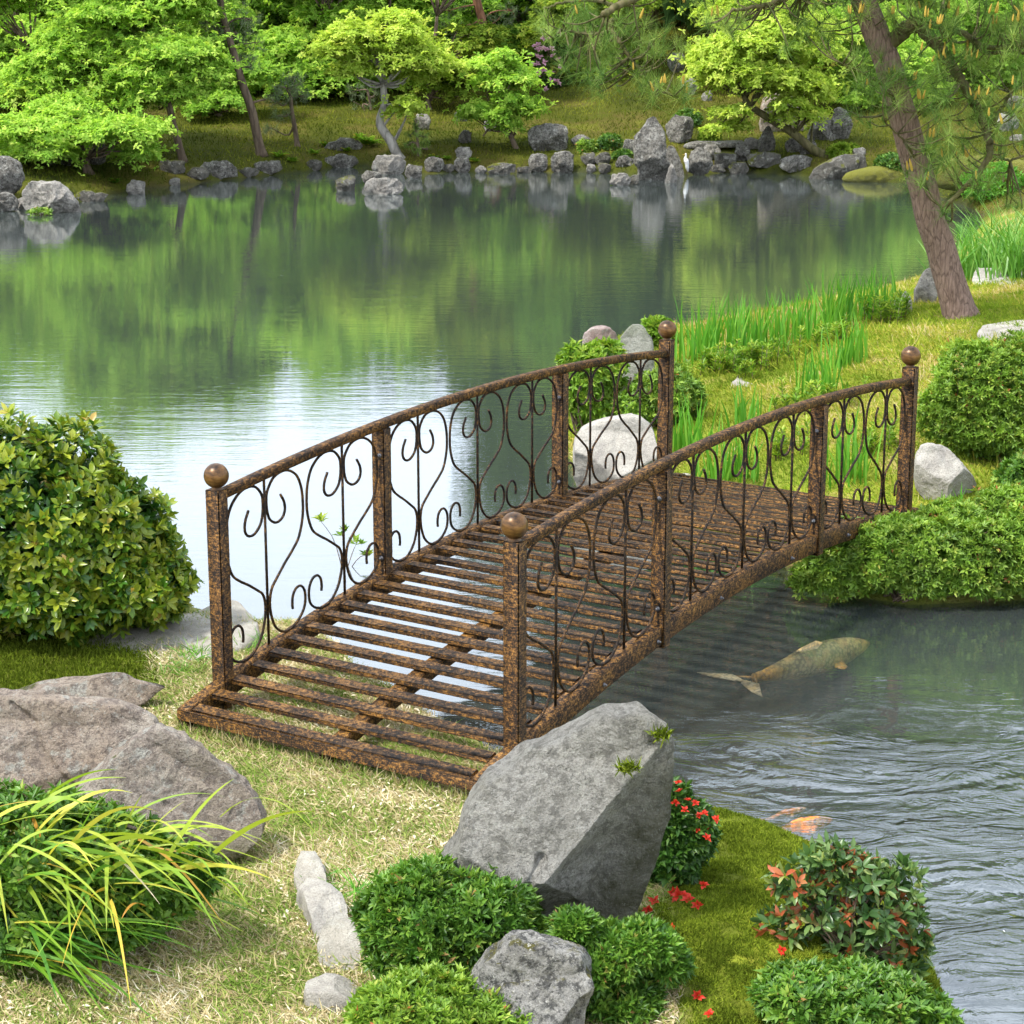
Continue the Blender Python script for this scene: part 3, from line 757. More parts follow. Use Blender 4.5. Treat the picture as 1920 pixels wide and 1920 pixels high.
R0 = -.205; R1 = BL + .16
bar('side_stringer', R0, R1, .0, .046, ztop, .072, 60)
bar('side_stringer', R0, R1, BW, .046, ztop, .072, 60)
bar('centre_stringer', R0 + .01, R1, BW / 2, .055, lambda l: ztop(l) - .024, .045, 60)
mb = MB(); n = int((R1 - R0) / .1005) + 1
for q in range(n):                                      # the slats of the deck
    l = R0 + .028 + q * .1005
    if l > R1 - .02: break
    T = nrm(np.array(bp(l + .02, 0, ztop(l + .02)) - bp(l - .02, 0, ztop(l - .02)))); N = np.cross(WX, T); N = N if N[2] > 0 else -N
    jit = R.normal(0, .0015)
    box(mb, bp(l + R.normal(0, .001), BW / 2, ztop(l) - .011 + jit), [T, WX, N], [.0240, BW / 2 - .027, .0085], .004)
mb.build('deck_slats', M['bronze'], bridge, origin=bp(BL / 2, BW / 2, ztop(BL / 2)))
mb = MB(); box(mb, bp(R0 - .004, BW / 2, ztop(R0) - .022), [LX, WX, UZ], [.006, BW / 2 + .02, .017], .002)
mb.build('end_plate', M['bronze'], bridge, origin=bp(R0, BW / 2, ZB))

def bolt_at(parent, p, d, r=.0085):
    mb = MB(); D = nrm(np.asarray(d, float))
    tube(mb, [p, p + D * .004, p + D * .006], [r, r, r * .6], 12)
    tube(mb, [p + D * .005, p + D * .011, p + D * .013], [r * .6, r * .6, r * .35], 6)
    mb.build('bolt', M['bolt'], parent, origin=p)

PW = .0245
for v in (0, BW):
    sg = 1 if v else -1
    for l in (0, BL):
        mb = MB(); top = ZB + .716; bot = zbot(l) - .02
        box(mb, bp(l, v + sg * .002, (top + bot) / 2), [LX, WX, UZ], [PW, PW + .003, (top - bot) / 2], .003)
        po = mb.build('end_post', M['bronze'], bridge, origin=bp(l, v, bot))
        mb = MB(); tube(mb, [bp(l, v, top - .001), bp(l, v, top + .004), bp(l, v, top + .012)], [.020, .017, .014], 20, cap=False)
        uvsphere(mb, bp(l, v, ZB + .7609), .0405, 40, 26)
        mb.build('ball_finial', M['ball'], po, origin=bp(l, v, ZB + .7609), smooth=True)
    for l in (.2966 * BL + .008, .7055 * BL):
        mb = MB(); top = zrail(l) - .014; bot = zbot(l) - .002
        box(mb, bp(l, v + sg * .004, (top + bot) / 2), [LX, WX, UZ], [PW * .98, PW + .002, (top - bot) / 2], .003)
        po = mb.build('middle_post', M['bronze'], bridge, origin=bp(l, v, bot))
        for zz in (ztop(l) + .055, zrail(l) - .11):
            bolt_at(po, bp(l - PW * .98, v + .006, zz), -LX)
    bar('top_rail', PW, BL - PW, v, .034, lambda l: zrail(l) + .015, .030, 44)
    for l in np.array([.10, .50, .86, 1.32, 1.9, 2.42, 2.85]):
        bolt_at(bridge, bp(l, v + sg * .0232, zbot(l) + .035), WX * sg, .007)

HALF = [(.40, .864), (.485, .81), (.50, .755), (.42, .715), (.27, .708), (.12, .745), (.06, .80), (.045, .86), (.07, .92), (.22, .982), (.42, 1.0), (.62, .988), (.82, .935), (.93, .85), (.965, .75), (.945, .65),
        (.84, .545), (.67, .485), (.46, .43), (.24, .365), (.12, .325), (.065, .27), (.06, .21), (.10, .14), (.19, .07), (.36, .015), (.55, .0), (.76, .02), (.91, .065), (.965, .12), (.95, .185),
        (.86, .228), (.74, .232), (.65, .20), (.625, .15), (.635, .115)]
def scroll_pt(lc, hw, v, s, x, z):
    l = lc + s * x * hw
    z0 = ztop(l) + .003; z1 = zrail(l) - .019
    return bp(l, v, z0 + (z1 - z0) * z)
bays = [(PW, .2966 * BL + .008 - PW, 2), (.2966 * BL + .008 + PW, .7055 * BL - PW, 3), (.7055 * BL + PW, BL - PW, 2)]
for v in (0, BW):
    for a, b, k in bays:
        for c in range(k):
            hw = (b - a) / k / 2; lc = a + hw * (2 * c + 1)
            mb = MB()
            for s in (-1, 1):
                pts = spline([scroll_pt(lc, hw, v, s, x * .985, z) for x, z in HALF], 150)
                tube(mb, pts, .0047, 8)
            mb.build('heart_scroll', M['bronzedark'], bridge, origin=bp(lc, v, (ztop(lc) + zrail(lc)) / 2), smooth=True)
            mb = MB(); tube(mb, [bp(lc, v, ztop(lc) - .004), bp(lc, v, (ztop(lc) + zrail(lc)) / 2), bp(lc, v, zrail(lc) - .014)], .0047, 8)
            mb.build('upright_bar', M['bronzedark'], bridge, origin=bp(lc, v, ztop(lc)), smooth=True)
# ------------------------------------------------------------------ near bank: rocks
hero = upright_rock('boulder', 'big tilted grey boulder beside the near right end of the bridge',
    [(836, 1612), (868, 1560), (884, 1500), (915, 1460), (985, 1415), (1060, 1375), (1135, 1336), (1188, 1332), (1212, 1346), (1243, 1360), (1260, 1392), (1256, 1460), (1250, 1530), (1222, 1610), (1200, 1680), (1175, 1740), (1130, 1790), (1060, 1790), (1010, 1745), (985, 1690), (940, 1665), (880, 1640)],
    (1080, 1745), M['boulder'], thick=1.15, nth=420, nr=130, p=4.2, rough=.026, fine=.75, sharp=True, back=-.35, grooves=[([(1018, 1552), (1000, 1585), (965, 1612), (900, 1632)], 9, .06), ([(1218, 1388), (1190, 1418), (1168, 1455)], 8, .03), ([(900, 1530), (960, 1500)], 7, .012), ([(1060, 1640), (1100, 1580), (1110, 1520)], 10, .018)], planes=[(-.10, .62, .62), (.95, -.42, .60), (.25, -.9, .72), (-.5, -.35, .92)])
HB = np.array(hero.location)
def moss_patch(parent, px, py, Y, r, n=260, mat='mossblade'):
    c = PY(px, py, Y); d = nrm(R.normal(size=(n, 3)) * np.array([1, .5, .8]))
    B = c + d * R.uniform(.2, 1, (n, 1)) * r * np.array([1.4, .5, .7])
    V, F, r_ = ribbons(B, R.normal(size=(n, 3)) + np.array([0, -.6, .8]), R.normal(0, .2, (n, 3)), .022, .005, 2)
    mk('moss_patch', V, F, M[mat], parent, origin=c, rnd=np.repeat(R.uniform(0, .8, n), 2))

upright_rock('rock', 'purplish rock with a dark crack at the left edge',
    [(-260, 1440), (-200, 1350), (-60, 1326), (60, 1320), (170, 1315), (235, 1328), (285, 1362), (282, 1392), (240, 1425), (170, 1450), (60, 1490), (-200, 1500)],
    (100, 1520), M['purple'], thick=1.1, nth=460, nr=110, p=3.6, rough=.032, fine=.9, planes=[(.0, .9, .46), (.25, -.25, .82), (-.4, -.2, .86)], grooves=[([(30, 1335), (55, 1352), (78, 1392), (105, 1412), (140, 1450)], 5, .06), ([(200, 1330), (230, 1350), (275, 1366)], 4, .02)])
upright_rock('rock', 'sloping purplish grey slab with mossy foot left of the near bridge end',
    [(150, 1480), (205, 1428), (255, 1392), (292, 1368), (330, 1378), (385, 1416), (440, 1466), (482, 1522), (486, 1552), (455, 1580), (380, 1600), (250, 1610), (160, 1570)],
    (330, 1600), M['purplemoss'], thick=.75, nth=460, nr=110, p=3.8, rough=.034, fine=1.0, planes=[(.45, .75, .60), (-.1, -.5, .85)], grooves=[([(300, 1400), (370, 1450), (450, 1500)], 5, .02), ([(230, 1440), (300, 1480), (400, 1520)], 5, .025)])
upright_rock('rock', 'flat purplish slab lying behind the cracked purplish rock',
    [(-120, 1335), (0, 1308), (80, 1283), (160, 1276), (215, 1268), (260, 1285), (315, 1282), (280, 1312), (235, 1330), (120, 1345), (0, 1350)],
    (120, 1332), M['purple'], thick=1.8, nth=120, nr=24, p=2.3, rough=.03, facet=3)
ground_rock('flat_stone', 'flat pale stone between the glossy round shrub and the left bridge post',
    [(150, 1215), (230, 1178), (340, 1162), (440, 1162), (492, 1190), (470, 1222), (380, 1240), (250, 1252), (170, 1245)], .06, M['slab'], sink=.35, p=4, rough=.02, nth=120, nr=24, facet=3)
for poly_, lab_, h_ in [
    ([(552, 1662), (566, 1638), (594, 1636), (612, 1662), (612, 1698), (584, 1706), (560, 1694)], 'small grey stone at the far end of the chain of stones in the lawn', .062),
    ([(558, 1706), (576, 1688), (614, 1690), (642, 1716), (656, 1750), (640, 1780), (604, 1776), (576, 1740)], 'middle grey stone with a white top in the chain of stones in the lawn', .062),
    ([(596, 1795), (612, 1768), (640, 1752), (664, 1770), (678, 1800), (668, 1822), (630, 1822), (600, 1812)], 'larger pale stone at the near end of the chain of stones in the lawn', .062)]:
    ground_rock('flat_stone', lab_, poly_, h_, M['pale' if 'white' in lab_ else 'slab'], sink=.0, p=7, rough=.03, nth=110, nr=24, facet=2, sharp=True, group='chain of stones in the lawn')
ground_rock('flat_stone', 'small pale flat stone at the bottom edge of the lawn',
    [(575, 1872), (620, 1852), (670, 1855), (692, 1880), (675, 1905), (615, 1908), (570, 1895)], .065, M['pale'], sink=.0, p=3.5, rough=.03, facet=3)
sp = upright_rock('flat_stone', 'grey speckled stone with brown moss in front of the grey boulder',
    [(884, 1850), (912, 1802), (965, 1766), (1020, 1773), (1078, 1790), (1108, 1834), (1094, 1890), (1075, 1930), (1060, 1990), (960, 1990), (915, 1930)], (1000, 1955), M['speckle'], thick=1.3, nth=260, nr=70, p=4.5, rough=.045, fine=.8, planes=[(-.1, .75, .50), (.6, -.1, .78), (-.45, -.3, .80), (.1, -.7, .9)])

# ------------------------------------------------------------------ near bank: shrubs
def shrub_px(name, label, base, spec, *a, dsc=1.0, **kw):
    b = G(*base); return bush(name, label, b, px_lumps(spec, b[1], dsc), *a, **kw)

shrub_px('glossy_shrub', 'large rounded shrub of glossy broad leaves at the left edge of the pond', (150, 1190),
    [(60, 990, 215, 210), (170, 1020, 165, 155), (240, 1070, 105, 100), (-120, 1000, 210, 225), (120, 1085, 225, 80), (290, 1105, 60, 55, .05)], 4700, 6, .043, .0205, M['camellia'], leaves8, shells=((.84, 1.0, .9), (.62, .86, .5), (.3, .6, .15)), young=.55, amin=20, amax=75, upbias=.35, nst=50, dsc=.8)
shrub_px('low_shrub', 'low green shrub under the arching strap leaves in the lower left corner', (180, 1770),
    [(40, 1600, 150, 120), (180, 1620, 120, 100), (300, 1650, 95, 75), (370, 1640, 45, 50), (-120, 1610, 170, 135), (120, 1690, 200, 75), (240, 1690, 120, 60)], 3000, 6, .030, .012, M['azalea'], leaves4, young=.5, shells=((.84, 1.0, 1), (.6, .84, .5)), nst=40)
shrub_px('clipped_shrub', 'dense round clipped shrub in front of the grey boulder', (830, 1850),
    [(800, 1740, 110, 118), (900, 1735, 112, 112), (840, 1790, 150, 80), (745, 1730, 70, 85)], 4200, 6, .026, .0085, M['azalea'], leaves4, young=.35, amin=15, amax=65, shells=((.86, 1.0, 1), (.66, .86, .5)), nst=40)
shrub_px('clipped_shrub', 'light green low shrub at the bottom edge beside the speckled stone', (800, 1990),
    [(790, 1910, 120, 80), (900, 1925, 110, 70), (720, 1930, 70, 90), (980, 1945, 60, 48)], 3600, 6, .024, .008, M['azalea2'], leaves4, young=.3, amin=15, amax=65, nst=30)
shrub_px('clipped_shrub', 'small bright green shrub between the speckled stone and the moss', (1160, 1880),
    [(1140, 1795, 82, 52), (1210, 1775, 60, 44), (1078, 1745, 44, 36), (1165, 1860, 92, 50), (1250, 1805, 42, 34)], 2700, 6, .026, .0085, M['azalea'], leaves4, young=.4, amin=15, amax=65, nst=30)
shrub_px('mat_shrub', 'spreading mat of small green leaves at the lower right water edge', (1620, 1945),
    [(1510, 1880, 95, 70), (1620, 1890, 130, 70), (1700, 1915, 85, 60), (1560, 1930, 150, 55)], 3600, 6, .027, .010, M['azalea'], leaves4, young=.35, amin=25, amax=80, nst=30)
shrub_px('red_tipped_shrub', 'open shrub with grey green leaves and red shoot tips over the water', (1600, 1800),
    [(1490, 1645, 42, 34), (1560, 1615, 48, 32), (1620, 1640, 52, 40), (1690, 1650, 36, 46), (1540, 1700, 62, 42), (1640, 1715, 62, 48), (1712, 1745, 30, 62), (1465, 1735, 36, 28), (1590, 1775, 66, 34), (1680, 1800, 50, 36)], 470, 5, .034, .0145, M['redtip'], leaves8, shells=((.5, 1.1, 1), (.2, .5, .1)), amin=15, amax=75, upbias=.6, nst=70)
fs = shrub_px('flowering_shrub', 'small dark green shrub with red blossoms behind the grey boulder', (1270, 1650),
    [(1255, 1520, 40, 62), (1285, 1560, 52, 62), (1255, 1610, 60, 60), (1300, 1575, 36, 40)], 1500, 5, .026, .012, M['flowerleaf'], leaves4, young=.3, nst=30)

def blossom(pt, size, D=None):
    D = nrm(np.array([[0, -.5, .8]]) + R.normal(0, .3, (1, 3))) if D is None else D
    V, F, r = rosettes(np.array([pt]), D, 6, size, size * .62, 45, 85, leaves4, np.array([.5]))
    V2, F2, r2 = rosettes(np.array([pt]), D, 4, size * .7, size * .5, 10, 45, leaves4, np.array([.4]))
    return np.concatenate([V, V2]), np.concatenate([F, F2 + len(V)]), np.concatenate([r, r2])
for px, py in [(1272, 1468), (1274, 1484), (1290, 1501), (1303, 1506), (1320, 1526), (1343, 1537), (1284, 1520), (1307, 1558), (1328, 1552), (1325, 1572), (1311, 1530), (1265, 1505)]:
    y = fs.location[1] - .07 + R.normal(0, .02); p = PY(px, py, y)
    V, F, r = blossom(p, .0125); mk('blossom', V, F, M['red'], fs, origin=p, rnd=r)
for px, py, s in [(1258, 1637, 1), (1282, 1692, 1), (1250, 1668, 1.3), (1290, 1698, 1.1), (1262, 1685, 1), (1318, 1672, .9), (1228, 1700, 1.1), (1308, 1712, 1), (1465, 1800, 1), (1309, 1883, 1), (1330, 1914, 1), (1213, 1637, 1), (1215, 1722, 1), (1262, 1755, .7), (1272, 1690, 1.3)]:
    p = G(px, py) + np.array([0, 0, .014]); V, F, r = blossom(p, .016 * s)
    tag(mk('fallen_blossom', V, F, M['red'], origin=p, rnd=r), 'red blossom fallen on the moss right of the grey boulder', 'blossom', 'red blossoms fallen on the moss')

# strap leaves arching over the low shrub
SY = G(180, 1770)[1]
root = empty('strap_leaf_plant', G(150, 1700), 'clump of long arching yellow green strap leaves over the low shrub', 'plant')
n = 190
bx = R.normal(110, 110, n); by = R.normal(1640, 50, n)
B = np.array([PY(a, b, SY - .08 + R.normal(0, .08)) for a, b in zip(bx, by)])
an = np.where(R.uniform(size=n) < .8, R.normal(-.25, .75, n), R.uniform(0, 6.28, n)); el = R.uniform(.05, .95, n)
D = np.stack([np.cos(an) * np.cos(el), np.sin(an) * np.cos(el) * .7 - .15, np.sin(el)], 1)
L = R.uniform(.16, .44, n)
V, F, m = ribbons(B, D, np.array([0, 0, -1.0]) * R.uniform(.25, .8, (n, 1)), L, R.uniform(.009, .016, n), 9)
mk('leaves', V, F, M['strap'], root, rnd=np.repeat(np.clip(R.beta(2.4, 1.6, n), 0, 1), m))
root2 = empty('strap_leaf_plant', G(120, 1850), 'few limp green strap leaves trailing over the lawn in the lower left', 'plant')
n = 34
B = np.stack([PY(a, b, SY - .22) for a, b in zip(R.uniform(-20, 160, n), R.uniform(1720, 1800, n))])
an = R.normal(-.5, .3, n); el = R.uniform(-.1, .3, n)
D = np.stack([np.cos(an) * np.cos(el), np.sin(an) * np.cos(el), np.sin(el)], 1)
L = R.uniform(.16, .36, n); V, F, m = ribbons(B, D, np.array([0, 0, -1.]) * R.uniform(.1, .35, (n, 1)), L, R.uniform(.007, .012, n), 8)
V[:, 2] = np.maximum(V[:, 2], height(V[:, 0], V[:, 1]) + .01)
mk('leaves', V, F, M['strap'], root2, rnd=np.repeat(np.clip(R.beta(1.2, 2.6, n), 0, 1), m))

# mown lawn: short blades and straw
def scatter(n, pxr, pyr, test):
    px = R.uniform(*pxr, n * 2); 
    # uniform on the ground: sample world box
    c = np.array([P(a, b, .1)[:2] for a in pxr for b in pyr]); lo = c.min(0); hi = c.max(0)
    x = R.uniform(lo[0], hi[0], n); y = R.uniform(lo[1], hi[1], n)
    z, sd, w = height(x, y, True)
    px, py = topix(x, y, z); ok = test(px, py, sd, w, x, y)
    return np.stack([x, y, z], 1)[ok]
p = scatter(300000, (-60, 1240), (1150, 2000), lambda px, py, sd, w, x, y: (sd > .015) & (w['N'] > .9) & (mossmask(x, y) < .5) & (px > -80) & (px < 1300) & (py < 1990) & (R.uniform(size=len(px)) < np.clip((sd - .01) / .12, .15, 1)))
n = len(p); an = R.normal(2.4, 1.2, n); el = np.abs(R.normal(.25, .3, n))
D = np.stack([np.cos(an) * np.cos(el), np.sin(an) * np.cos(el), np.sin(el)], 1)
pt = fbm(p * np.array([5, 5, 0]), 21, 3)
rv = np.clip(R.beta(1.5, 1.5, n) * .9 + .05 - pt * .38, 0, 1)
L = R.uniform(.012, .05, n) * np.where(rv < .35, 1.15, 1)
V, F, m = ribbons(p + np.array([0, 0, .002]), D, np.array([0, 0, -.3]) * R.uniform(.2, 1, (n, 1)) + R.normal(0, .2, (n, 3)), L, R.uniform(.0018, .0048, n), 2)
tag(mk('grass', V, F, M['grass'], rnd=np.repeat(rv, m)), 'mown straw coloured lawn with pale clippings in front of the bridge', 'lawn', kind='stuff')
p = scatter(14000, (-60, 1240), (1150, 2000), lambda px, py, sd, w, x, y: (sd > .03) & (w['N'] > .9) & (mossmask(x, y) < .5) & (fbm(np.stack([x * 4, y * 4, 0 * x], 1), 61, 3) > .05))
n = len(p); an = R.uniform(0, 6.28, n); T = np.stack([np.cos(an), np.sin(an), R.normal(0, .2, n)], 1)
V, F, m = leaves4(p + np.array([0, 0, .012]), T, R.normal(0, .35, (n, 3)) + np.array([0, 0, 1.]), R.uniform(.008, .03, n), R.uniform(.003, .010, n))
tag(mk('clippings', V, F, M['grass'], rnd=np.repeat(R.uniform(.7, 1, n), m)), 'pale dry clippings and chips lying on the lawn', 'clippings', kind='stuff')
n = 1500; vv = R.uniform(-.03, BW + .03, n); p = np.array([bp(R0 - .012 - abs(R.normal(0, .012)), v_, 0) for v_ in vv]); side_ = R.uniform(size=n) < .25
p[side_] = np.array([bp(R.uniform(R0, .02), -.03 - abs(R.normal(0, .012)), 0) for _ in range(side_.sum())]); keep_ = vnoise(p * 9, 5) > -.25; p = p[keep_]; n = len(p); p[:, 2] = height(p[:, 0], p[:, 1])
V, F, m = ribbons(p, R.normal(0, .45, (n, 3)) + np.array([0, 0, .8]), R.normal(0, .3, (n, 3)), R.uniform(.015, .05, n), R.uniform(.002, .0045, n), 3)
tag(mk('grass', V, F, M['grass'], rnd=np.repeat(np.clip(R.beta(1.5, 2, n), 0, 1), m)), 'uncut grass grown up against the near end of the bridge', 'grass', kind='stuff')
# longer tufts near the bridge foot and the flat stone
def tuft(px, py, n, L, spread, mat, label, name='grass_tuft', cat='grass tuft', el=(.5, 1.4), W=.004, bend=.5, group=None):
    b = G(px, py); B = b + np.stack([R.normal(0, spread, n), R.normal(0, spread, n), np.zeros(n)], 1)
    B[:, 2] = height(B[:, 0], B[:, 1])
    an = R.uniform(0, 6.28, n); e = R.uniform(*el, n)
    D = np.stack([np.cos(an) * np.cos(e), np.sin(an) * np.cos(e), np.sin(e)], 1)
    V, F, m = ribbons(B, D, np.stack([np.cos(an), np.sin(an), -np.ones(n) * .9], 1) * (R.uniform(.2, 1, n) * bend)[:, None], R.uniform(.5, 1, n) * L, R.uniform(.7, 1.2, n) * W, 5)
    return tag(mk(name, V, F, M[mat], origin=b, rnd=np.repeat(np.clip(R.beta(2, 2, n), 0, 1), m)), label, cat, group)
tuft(365, 1235, 60, .09, .035, 'rush', 'grass tuft on the edge of the flat pale stone left of the bridge post')
tuft(478, 1215, 50, .09, .04, 'rush', 'grass tuft at the water edge seen through the first railing panel')
tuft(335, 1262, 45, .07, .03, 'rush', 'short grass tuft below the flat pale stone')
tuft(640, 1700, 40, .10, .03, 'iris', 'upright grass tuft beside the crooked chain shaped stone')
tuft(600, 1655, 30, .08, .025, 'iris', 'grass tuft at the top end of the crooked chain shaped stone')
tuft(690, 1680, 30, .11, .02, 'iris', 'grass tuft between the crooked stone and the clipped shrub')
tuft(465, 1560, 40, .05, .03, 'azalea', 'weed growing at the right foot of the purplish rock', 'weed', 'weed', W=.012)

# moss carpet
p = scatter(420000, (1100, 1860), (1500, 2000), lambda px, py, sd, w, x, y: (sd > .0) & (w['N'] > .8) & (mossmask(x, y) > .35) & (px < 1900) & (py < 2000))
n = len(p); D = R.normal(0, .9, (n, 3)) + np.array([0, 0, .8])
p[:, 2] += .010 * fbm(p * 22, 71, 3)
rv = np.clip(R.uniform(0, .75, n) + fbm(p * np.array([4, 4, 0]), 31, 3) * .5, 0, 1)
V, F, m = ribbons(p, D, R.normal(0, .3, (n, 3)), R.uniform(.004, .011, n), R.uniform(.0035, .006, n), 1)
tag(mk('moss', V, F, M['mossblade'], rnd=np.repeat(rv, m)), 'thick yellow green moss covering the bank right of the boulder', 'moss', kind='stuff')
p = scatter(40000, (-80, 420), (1190, 1330), lambda px, py, sd, w, x, y: (sd > .02) & (mossmask(x, y) > .35) & (px < 420) & (px > -80))
n = len(p); D = R.normal(0, .5, (n, 3)) + np.array([0, 0, 1.])
V, F, m = ribbons(p, D, R.normal(0, .3, (n, 3)), R.uniform(.006, .02, n), R.uniform(.003, .006, n), 2)
tag(mk('moss', V, F, M['mossblade'], rnd=np.repeat(R.uniform(0, .6, n), m)), 'shaded mossy turf under the glossy round shrub', 'moss', kind='stuff')
moss_patch(hero, 1178, 1440, HB[1] - .16, .02, 160); moss_patch(hero, 1240, 1378, HB[1] - .05, .02, 120)
V = []
# sprig standing in the water behind the left railing
b = P(645, 1062, 0); sprig = empty('water_weed', b, 'small leafy green sprig standing in the water behind the left railing', 'plant')
mb = MB(); tp = [PY(600, 975, b[1]), PY(640, 1000, b[1]), PY(668, 1020, b[1]), PY(690, 1040, b[1])]
for t_ in tp: tube(mb, spline([b - np.array([0, 0, .05]), (b + t_) / 2 + np.array([.01, 0, .01]), t_], 6), np.linspace(.0025, .001, 6), 5)
mb.build('stems', M['twig'], sprig, smooth=True)
V, F, r = rosettes(np.repeat(np.array(tp), 3, 0) + R.normal(0, .012, (12, 3)), R.normal(0, .3, (12, 3)) + np.array([0, 0, 1.]), 6, .035, .015, 20, 70)
mk('foliage', V, F, M['limeleaf'], sprig, rnd=r)

# ------------------------------------------------------------------ koi
def koi(name, label, head_px, tail_px, z, mat, tailspread=.9, depthdrop=.0, fat=1.0):
    a = P(*head_px, z); b = P(*tail_px, z - depthdrop); a[2] = z; b[2] = z - depthdrop
    Lk = np.linalg.norm(a - b); T = (a - b) / Lk; S = nrm(np.cross(T, UZ))
    mb = MB(); ts = np.linspace(.14, 1, 26); n = 18
    rw = np.interp(ts, [.14, .2, .3, .5, .7, .85, .95, 1], [.016, .022, .042, .075, .085, .068, .040, .012]) * Lk * fat
    rh = np.interp(ts, [.14, .2, .3, .5, .7, .85, .95, 1], [.028, .032, .055, .09, .10, .075, .042, .012]) * Lk * fat
    cen = [b + T * Lk * t + S * math.sin(t * 4.2 + .4) * .02 * Lk for t in ts]
    V = []
    for c, w, h in zip(cen, rw, rh):
        for q in range(n):
            an = 2 * PI * q / n; V.append(c + S * math.cos(an) * w + UZ * math.sin(an) * h)
    V += [cen[0], cen[-1]]
    F4 = [[i * n + q, i * n + (q + 1) % n, (i + 1) * n + (q + 1) % n, (i + 1) * n + q] for i in range(25) for q in range(n)]
    F3 = [[(q + 1) % n, q, 26 * n] for q in range(n)] + [[25 * n + q, 25 * n + (q + 1) % n, 26 * n + 1] for q in range(n)]
    mb.add(np.array(V), F3, (), 1.0); mb.F3[-1]; mb.r3[-1] = np.concatenate([np.full(n, .15), np.full(n, 1.)])
    mb.F4.append(np.array(F4)); mb.r4.append(np.repeat(ts[:-1], n))
    def fin(root0, root1, tips, r0, th=.0025):
        # thin solid fin: fan from the two root points through the tip points
        pts = [root0] + list(tips) + [root1]; c = (root0 + root1) / 2
        up = np.array([0, 0, th]); k = len(pts)
        Vf = [c + up * 2, c - up * 2]
        for q, pp in enumerate(pts): Vf += [pp + up * (.6 if 0 < q < k - 1 else 2), pp - up * (.6 if 0 < q < k - 1 else 2)]
        Ft = []
        for q in range(k - 1):
            i0, i1 = 2 + 2 * q, 4 + 2 * q
            Ft += [[0, i0, i1], [1, i1 + 1, i0 + 1]]
        mb.add(np.array(Vf), Ft, [[2 + 2 * q, 3 + 2 * q, 5 + 2 * q, 4 + 2 * q] for q in range(k - 1)], r0)
    e = cen[0]; w = .02 * Lk
    for s in (1, -1):                                   # forked tail, lying over on its side as in the photo
        fin(e + S * w * s * .2, e - S * w * s * .6 + T * .02 * Lk, [e - T * .05 * Lk + S * s * .045 * Lk * tailspread, e - T * .10 * Lk + S * s * .075 * Lk * tailspread], .17); fin(e - T * .05 * Lk + S * s * .045 * Lk * tailspread, e - T * .07 * Lk, [e - T * .16 * Lk + S * s * .11 * Lk * tailspread, e - T * .15 * Lk + S * s * .07 * Lk * tailspread, e - T * .10 * Lk + S * s * .02 * Lk], .075)
    c = cen[17]
    for s in (1, -1):
        fin(c + S * s * rw[17] * .8 - UZ * .02 * Lk, c + S * s * rw[15] * .8 - T * .05 * Lk - UZ * .02 * Lk, [c + S * s * (rw[17] + .05 * Lk) - T * .02 * Lk - UZ * .03 * Lk, c + S * s * (rw[17] + .07 * Lk) - T * .07 * Lk - UZ * .03 * Lk, c + S * s * (rw[17] + .02 * Lk) - T * .08 * Lk - UZ * .03 * Lk], .12)
    c = cen[12]; pr = []
    Vd = [cen[15] + UZ * rh[15] * .9, cen[13] + UZ * (rh[13] + .022 * Lk), cen[10] + UZ * (rh[10] + .016 * Lk), cen[7] + UZ * (rh[7] + .008 * Lk), cen[7] + UZ * rh[7] * .8, cen[11] + UZ * rh[11] * .8]
    Vd2 = [v + S * .004 for v in Vd]; Vd = [v - S * .004 for v in Vd]
    mb.add(np.array(Vd + Vd2), (), [[0, 1, 2, 5], [2, 3, 4, 5], [6, 11, 8, 7], [8, 11, 10, 9], [0, 6, 7, 1], [1, 7, 8, 2], [2, 8, 9, 3], [3, 9, 10, 4]], .3)
    o = mb.build(name, mat, None, origin=(a + b) / 2, smooth=True, rnd=True)
    return tag(o, label, 'fish', 'koi in the pond')
koi('koi', 'large pale golden koi with an orange tail swimming beyond the boulder', (1634, 1208), (1368, 1280), -.067, M['koigold'], depthdrop=-.015, tailspread=2.0, fat=.82)
koi('koi', 'bright orange koi half hidden by the mossy bank', (1562, 1538), (1415, 1570), -.020, M['koiorange'], depthdrop=.01)
koi('koi', 'faint orange koi deep in the water behind the bright orange one', (1512, 1516), (1420, 1540), -.11, M['koiorange'], depthdrop=.03, fat=.8)

# ------------------------------------------------------------------ right bank
upright_rock('rock', 'pale greenish standing stone behind the far end of the left railing', [(1150, 790), (1148, 690), (1158, 640), (1180, 612), (1205, 612), (1222, 640), (1226, 700), (1222, 800), (1190, 815)], (1190, 775), M['palemoss'], thick=.9, p=3, nth=110, nr=26, rough=.03)
upright_rock('rock', 'pinkish white rock at the water edge beside the pale standing stone', [(1092, 668), (1094, 625), (1112, 612), (1140, 612), (1158, 628), (1160, 672), (1120, 690)], (1125, 672), M['pinkrock'], thick=1, rough=.045, nth=100, nr=22)
upright_rock('rock', 'broad pale flat topped rock at the water edge seen through the left railing', [(1076, 905), (1076, 830), (1095, 800), (1140, 785), (1195, 778), (1225, 800), (1235, 860), (1210, 910), (1140, 930), (1100, 925)], (1150, 905), M['pale'], thick=1.3, p=3.5, rough=.03, nth=130, nr=30, planes=[(0, .8, .62), (-.5, -.3, .85), (.4, -.3, .9)])
upright_rock('rock', 'pale cream rock on the grass right of the far right bridge post', [(1716, 915), (1714, 860), (1728, 832), (1775, 838), (1802, 868), (1830, 905), (1822, 930), (1770, 940), (1735, 935)], (1775, 925), M['pale'], thick=1.1, rough=.045, nth=120, nr=28, planes=[(-.1, .7, .68), (.6, -.2, .8), (-.6, -.2, .85)])
